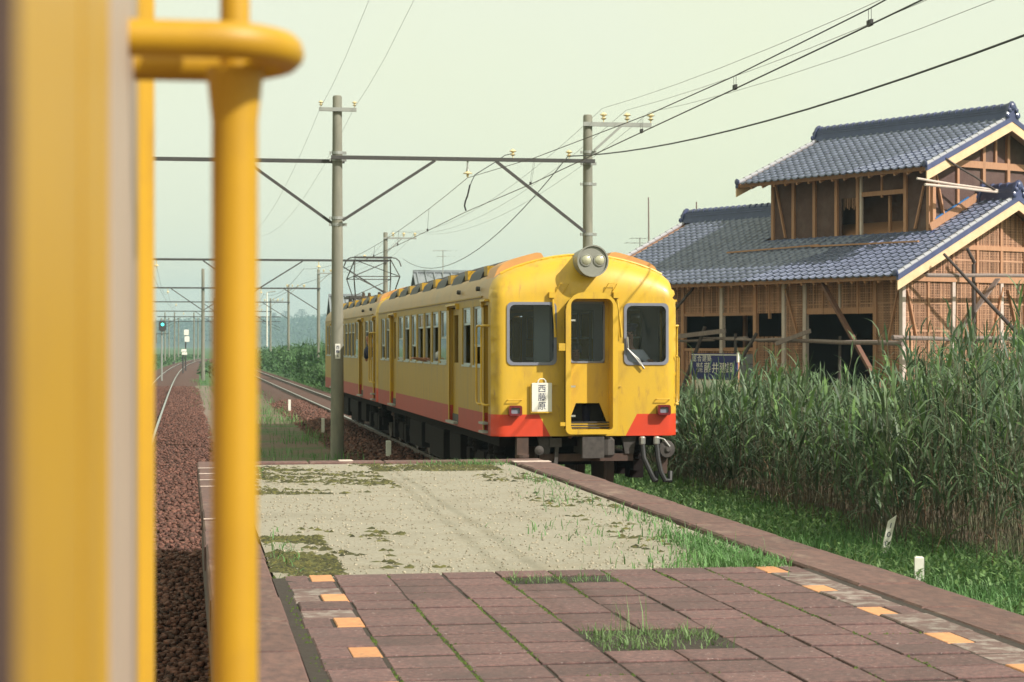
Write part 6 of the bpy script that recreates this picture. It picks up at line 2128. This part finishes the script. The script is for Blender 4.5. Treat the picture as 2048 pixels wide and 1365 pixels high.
# single weeds, fern bush
def weed(x, y, h, lab, flower=False):
    t = thing('tall_weed', lab, 'weed', (x, y, -0.24), 0, 'tall weeds among the reeds')
    MB().tube([(0, 0, 0), (0.03, 0.02, h * 0.5), (0.0, 0.0, h)], [0.012, 0.009, 0.004], 5).build('stem', M['weed'], t)
    n = 70
    tt = rng.uniform(0.25, 1.0, n)
    b = np.stack([np.zeros(n), np.zeros(n), h * tt], -1)
    me = strips('leaf_whorl', b, rng.uniform(0, 6.28, n), rng.normal(0.6, 0.25, n), rng.uniform(0.1, 0.4, n), rng.uniform(0.10, 0.22, n) * (1.25 - tt), rng.uniform(0.010, 0.018, n), M['weed'])
    stuff(link('leaf_whorl', me, t))
for px, py, Z, lab in ((1546, 690, 36, 'tallest leafy weed in front of the scaffold, right of the blue sign'), (1612, 708, 35, 'leafy weed at the left post of the wide doorway'), (1692, 735, 34, 'leafy weed standing before the dark doorway'), (1768, 718, 33, 'leafy weed at the right edge of the dark doorway'), (1437, 715, 38, 'leafy weed overlapping the blue sign board')):
    a = at_depth(px, py, Z)
    weed(a.x, a.y, a.z + 0.24, lab)
f = at_z(1872, 1110, -0.2)
t = thing('fern_bush', 'small feathery green bush beside the leaning white post', 'bush', (f.x, f.y, -0.22))
n = 16
for k in range(n):
    a = rng.uniform(0, 6.28); l = rng.uniform(0.25, 0.45)
    pts = [Vector((math.cos(a) * l * u * 0.8, math.sin(a) * l * u * 0.8, 0.05 + l * (1.3 * u - 0.55 * u * u))) for u in np.linspace(0, 1, 7)]
    mb = MB()
    mb.tube(pts, 0.003, 4)
    for i in range(1, 7):
        for s in (-1, 1):
            for off in (0, 0.5):
                p = pts[i - 1].lerp(pts[i], 0.5 + off * 0.5)
                d = Vector((-math.sin(a) * s, math.cos(a) * s, 0.25)) + Vector((math.cos(a), math.sin(a), 0)) * 0.35
                d *= 0.075 * (1.1 - i / 9)
                w = Vector((math.cos(a), math.sin(a), 0)) * 0.011
                mb.add([p - w, p + d * 0.6 - w * 0.8, p + d, p + d * 0.6 + w * 1.2, p + w], [(0, 1, 2, 3, 4)])
    mb.build('frond', M['weed'], t, fix=False)

# ------------------------------------------------------------------ white posts beside the platform
def km_post(lab, px, py, h, w, lean, txt):
    b = at_z(px, py, -0.18)
    t = thing('gradient_post' if txt else 'boundary_post', lab, 'post', (b.x, b.y, -0.2))
    t.rotation_euler = (0, lean, R(-15))
    mb = MB()
    if txt:
        mb.prism([(-w / 2, -0.1), (w / 2, -0.1), (w / 2, h), (-w / 2, h - 0.09)], lambda x, z: (x, -0.018, z), lambda x, z: (x, 0.018, z))
    else:
        mb.bevbox(-w / 2, w / 2, -w / 2, w / 2, -0.1, h, 0.012)
    p = mb.build('board' if txt else 'stake', M['white'], t)
    for i, ch in enumerate(txt):
        text_obj('digit', ch, 0.085, M['ink'], p, (0.0, -0.0195, h - 0.13 - 0.105 * i), (R(90), 0, 0))
    return t
km_post('leaning white wooden post with the black figures 1 0 0 before the reeds', 1768, 1106, 0.47, 0.078, 0.22, '100')
km_post('short upright white stake just beyond the platform edge at right', 1838, 1172, 0.31, 0.09, 0.0, '')
# ------------------------------------------------------------------ destination board hung on the front car
db = thing('destination_board', 'white destination plate with three black characters hung below the left windscreen', 'sign', (TRAIN_X - 0.628, TRAIN_Y - 0.045, 1.485))
MB().bevbox(-0.137, 0.137, -0.015, 0.0, -0.195, 0.195, 0.004).build('plate', M['white'], db)
MB().tube([(-0.055, -0.006, 0.195), (-0.05, -0.006, 0.225), (-0.025, -0.006, 0.25), (0.025, -0.006, 0.25), (0.05, -0.006, 0.225), (0.055, -0.006, 0.195)], 0.009, 6).build('carrying_loop', M['white'], db)
for ch, z in zip('西藤原', (0.112, -0.006, -0.124)):
    text_obj('character', ch, 0.118, M['ink'], db, (0, -0.0165, z), (R(90), 0, 0), 0.001)
mb = MB()
mb.box(-0.155, 0.15, 0.001, 0.016, -0.215, 0.18)
mb.box(-0.155, 0.15, -0.025, 0.001, -0.215, -0.198)
mb.build('holder', M['yellow'], db)

# ------------------------------------------------------------------ people in the cars
def skin_body(name, J, E, root, mtl, parent, sub=1):
    me = bpy.data.meshes.new(name)
    names = list(J)
    me.from_pydata([J[k][0] for k in names], [(names.index(a), names.index(b)) for a, b in E], [])
    o = bpy.data.objects.new(name, me)
    COL.objects.link(o)
    o.modifiers.new('skin', 'SKIN')
    sv = me.skin_vertices[0].data
    for i, k in enumerate(names):
        r = J[k][1]
        sv[i].radius = r if isinstance(r, tuple) else (r, r)
        sv[i].use_root = (k == root)
    ss = o.modifiers.new('sub', 'SUBSURF')
    ss.levels = ss.render_levels = sub
    bpy.context.view_layer.update()
    m2 = bpy.data.meshes.new_from_object(o.evaluated_get(bpy.context.evaluated_depsgraph_get()))
    bpy.data.objects.remove(o, do_unlink=True)
    m2.materials.clear(); m2.materials.append(mtl)
    m2.shade_smooth()
    return link(name, m2, parent)
def person(label, loc, rz, hand_l, hand_r, cap=None, shirt='shirt', bend=0.0, stand=False, knee=-0.42):
    """a seated figure facing -y; loc is the middle of the seat at floor level"""
    t = thing('person', label, 'person', loc, rz)
    s = 0.44
    hx, hy = 0.0, -bend
    J = {'pelvis': ((0, 0, s + 0.10), 0.135), 'waist': ((hx * .3, hy * .35, s + 0.27), 0.12), 'chest': ((hx * .7, hy * .8, s + 0.44), (0.155, 0.115)),
         'neck0': ((hx, hy, s + 0.575), 0.075), 'neck': ((hx, hy - 0.015, s + 0.64), 0.052), 'jaw': ((hx, hy - 0.035, s + 0.70), (0.062, 0.07)), 'head': ((hx, hy - 0.03, s + 0.78), (0.076, 0.092)), 'crown': ((hx, hy - 0.02, s + 0.855), (0.058, 0.07)),
         'nose': ((hx, hy - 0.125, s + 0.755), 0.012)}
    E = [('pelvis', 'waist'), ('waist', 'chest'), ('chest', 'neck0'), ('neck0', 'neck'), ('neck', 'jaw'), ('jaw', 'head'), ('head', 'crown'), ('head', 'nose')]
    A = {}
    for sx, hand in ((-1, hand_l), (1, hand_r)):
        n = 'l' if sx < 0 else 'r'
        sh = Vector((hx + sx * 0.175, hy + 0.01, s + 0.50))
        hd = Vector(hand)
        d = hd - sh
        L = min(d.length, 0.52)
        hd = sh + d.normalized() * L
        mid = (sh + hd) / 2
        out = Vector((sx * 0.5, 0.3, -0.8)).normalized()
        el_ = mid + out * math.sqrt(max(0.27 ** 2 - (L / 2) ** 2, 0.0004))
        J['sh' + n] = (tuple(sh), 0.062); J['el' + n] = (tuple(el_), 0.043); J['wr' + n] = (tuple(hd), 0.029)
        E += [('chest', 'sh' + n), ('sh' + n, 'el' + n), ('el' + n, 'wr' + n)]
        fd = (hd - el_).normalized()
        sd_ = fd.cross(Vector((0, 0, 1))).normalized()
        pal = hd + fd * 0.06
        J['pa' + n] = (tuple(pal), (0.034, 0.018))
        E += [('wr' + n, 'pa' + n)]
        for k in range(4):
            off = sd_ * (0.024 * (k - 1.5))
            ln = (0.032, 0.038, 0.036, 0.028)[k]
            a = pal + fd * 0.035 + off
            b = a + fd * ln + Vector((0, 0, -0.012))
            c = b + fd * ln * 0.7 + Vector((0, 0, -0.022))
            for q, (p_, r_) in enumerate(((a, 0.0095), (b, 0.0085), (c, 0.007))):
                J['f%s%d%d' % (n, k, q)] = (tuple(p_), r_)
            E += [('pa' + n, 'f%s%d0' % (n, k)), ('f%s%d0' % (n, k), 'f%s%d1' % (n, k)), ('f%s%d1' % (n, k), 'f%s%d2' % (n, k))]
        tb = hd + fd * 0.03 - sd_ * sx * 0.04
        J['t' + n] = (tuple(tb), 0.010); J['t2' + n] = (tuple(tb + fd * 0.04), 0.008)
        E += [('wr' + n, 't' + n), ('t' + n, 't2' + n)]
        A[n] = (sh, el_, hd)
        J['hip' + n] = ((sx * 0.09, 0.0 if stand else -0.05, s + 0.06 - 0.06 * stand), 0.085); J['kn' + n] = ((sx * 0.11, 0.03 if stand else knee, s + 0.03 - 0.40 * stand), 0.06); J['an' + n] = ((sx * 0.11, 0.06 if stand else knee + 0.06, 0.08 - 0.40 * stand), 0.04); J['to' + n] = ((sx * 0.11, -0.05 if stand else knee - 0.07, 0.04 - 0.40 * stand), 0.035)
        E += [('pelvis', 'hip' + n), ('hip' + n, 'kn' + n), ('kn' + n, 'an' + n), ('an' + n, 'to' + n)]
    skin_body('body', J, E, 'pelvis', M['skin'], t, 1)
    # shirt and trousers a little outside the body
    Js = {'pelvis': (J['pelvis'][0], 0.148), 'waist': (J['waist'][0], 0.138), 'chest': (J['chest'][0], (0.175, 0.13)), 'top': ((hx, hy, s + 0.555), (0.09, 0.085))}
    Es = [('pelvis', 'waist'), ('waist', 'chest'), ('chest', 'top')]
    for n in 'lr':
        sh, el_, hd = A[n]
        Js['sh' + n] = (tuple(sh), 0.077); Js['el' + n] = (tuple(sh.lerp(el_, 0.8)), 0.062)
        Es += [('chest', 'sh' + n), ('sh' + n, 'el' + n)]
    skin_body('shirt', Js, Es, 'pelvis', M[shirt], t, 1)
    Jt = {'pelvis': ((0, 0, s + 0.08), 0.15)}
    Et = []
    for n, sx in (('l', -1), ('r', 1)):
        Jt['hip' + n] = (J['hip' + n][0], 0.098); Jt['kn' + n] = (J['kn' + n][0], 0.075); Jt['an' + n] = (tuple(Vector(J['an' + n][0]) + Vector((0, 0, 0.03))), 0.06)
        Et += [('pelvis', 'hip' + n), ('hip' + n, 'kn' + n), ('kn' + n, 'an' + n)]
    skin_body('trousers', Jt, Et, 'pelvis', M['navy'], t, 1)
    hz = s + 0.815
    hm = MB()
    hm.lathe([(0.088, -0.05), (0.094, 0.0), (0.086, 0.045), (0.06, 0.078), (0.02, 0.092)], (hx, hy - 0.008, hz), (0, 0.15, 1), 14)
    hm.build('hair', M['hair'], t, smooth=True)
    for sx in (-1, 1):
        MB().lathe([(0.0, 0), (0.011, 0.002), (0.0, 0.005)], (hx + sx * 0.032, hy - 0.112, s + 0.785), (0, -1, 0), 8).build('eye', M['hair'], t)
        MB().lathe([(0.0, 0), (0.022, 0.004), (0.0, 0.012)], (hx + sx * 0.083, hy - 0.02, s + 0.765), (sx, 0, 0), 8).build('ear', M['skin'], t)
    MB().box(hx - 0.022, hx + 0.022, hy - 0.108, hy - 0.100, s + 0.712, s + 0.719).build('mouth', M['tail'], t)
    if cap:
        c = MB()
        c.lathe([(0.098, -0.005), (0.100, 0.03), (0.125, 0.065), (0.12, 0.085), (0.04, 0.095)], (hx, hy - 0.012, hz + 0.02), (0, 0.06, 1), 18)
        c.prism([(hx + 0.10 * math.cos(a), hy - 0.03 - 0.11 * math.sin(a)) for a in np.linspace(0.15, math.pi - 0.15, 9)], lambda a, b: (a, b, hz + 0.012), lambda a, b: (a, b, hz + 0.022))
        c.build('cap', M[cap], t, smooth=True)
    return t
person('driver in a dark cap and white shirt behind the right windscreen', (TRAIN_X + 0.68, TRAIN_Y + 0.37, 1.13), R(-8), (-0.16, -0.22, 0.78), (0.30, -0.16, 0.80), 'navy', knee=-0.16)
person('passenger in a white shirt seen through the window of the front door', (TRAIN_X + 0.0, TRAIN_Y + 0.78, 0.88), R(-6), (-0.25, -0.3, 0.62), (0.25, -0.3, 0.62))
person('passenger with dark hair leaning out of a window of the second car', (TRAIN_X - 1.02, TRAIN_Y + 16.62 + 1.55, 1.14), R(-60), (-0.22, -0.28, 0.86), (0.20, -0.30, 0.86), None, 'navy', 0.34, True)
person('passenger resting an arm on the open window sill of the front car', (TRAIN_X - 0.93, TRAIN_Y + 7.55, 1.14), R(-80), (-0.15, -0.5, 0.82), (0.2, -0.36, 0.80), None, 'shirt', 0.05, True)

# ------------------------------------------------------------------ summer haze
hz = MB().box(-1560, 2960, -110, 3360, -1.5, 90).build('haze', [], None)
hz["kind"] = "stuff"
hz.display_type = 'WIRE'
hm = bpy.data.materials.new('haze')
hm.use_nodes = True
ht = hm.node_tree
ht.nodes.clear()
ho = ht.nodes.new("ShaderNodeOutputMaterial")
pv = ht.nodes.new("ShaderNodeVolumePrincipled")
pv.inputs["Color"].default_value = (0.58, 0.82, 1.0, 1)
pv.inputs["Density"].default_value = 0.00034
pv.inputs["Anisotropy"].default_value = 0.2
ht.links.new(pv.outputs[0], ho.inputs["Volume"])
hz.data.materials.append(hm)
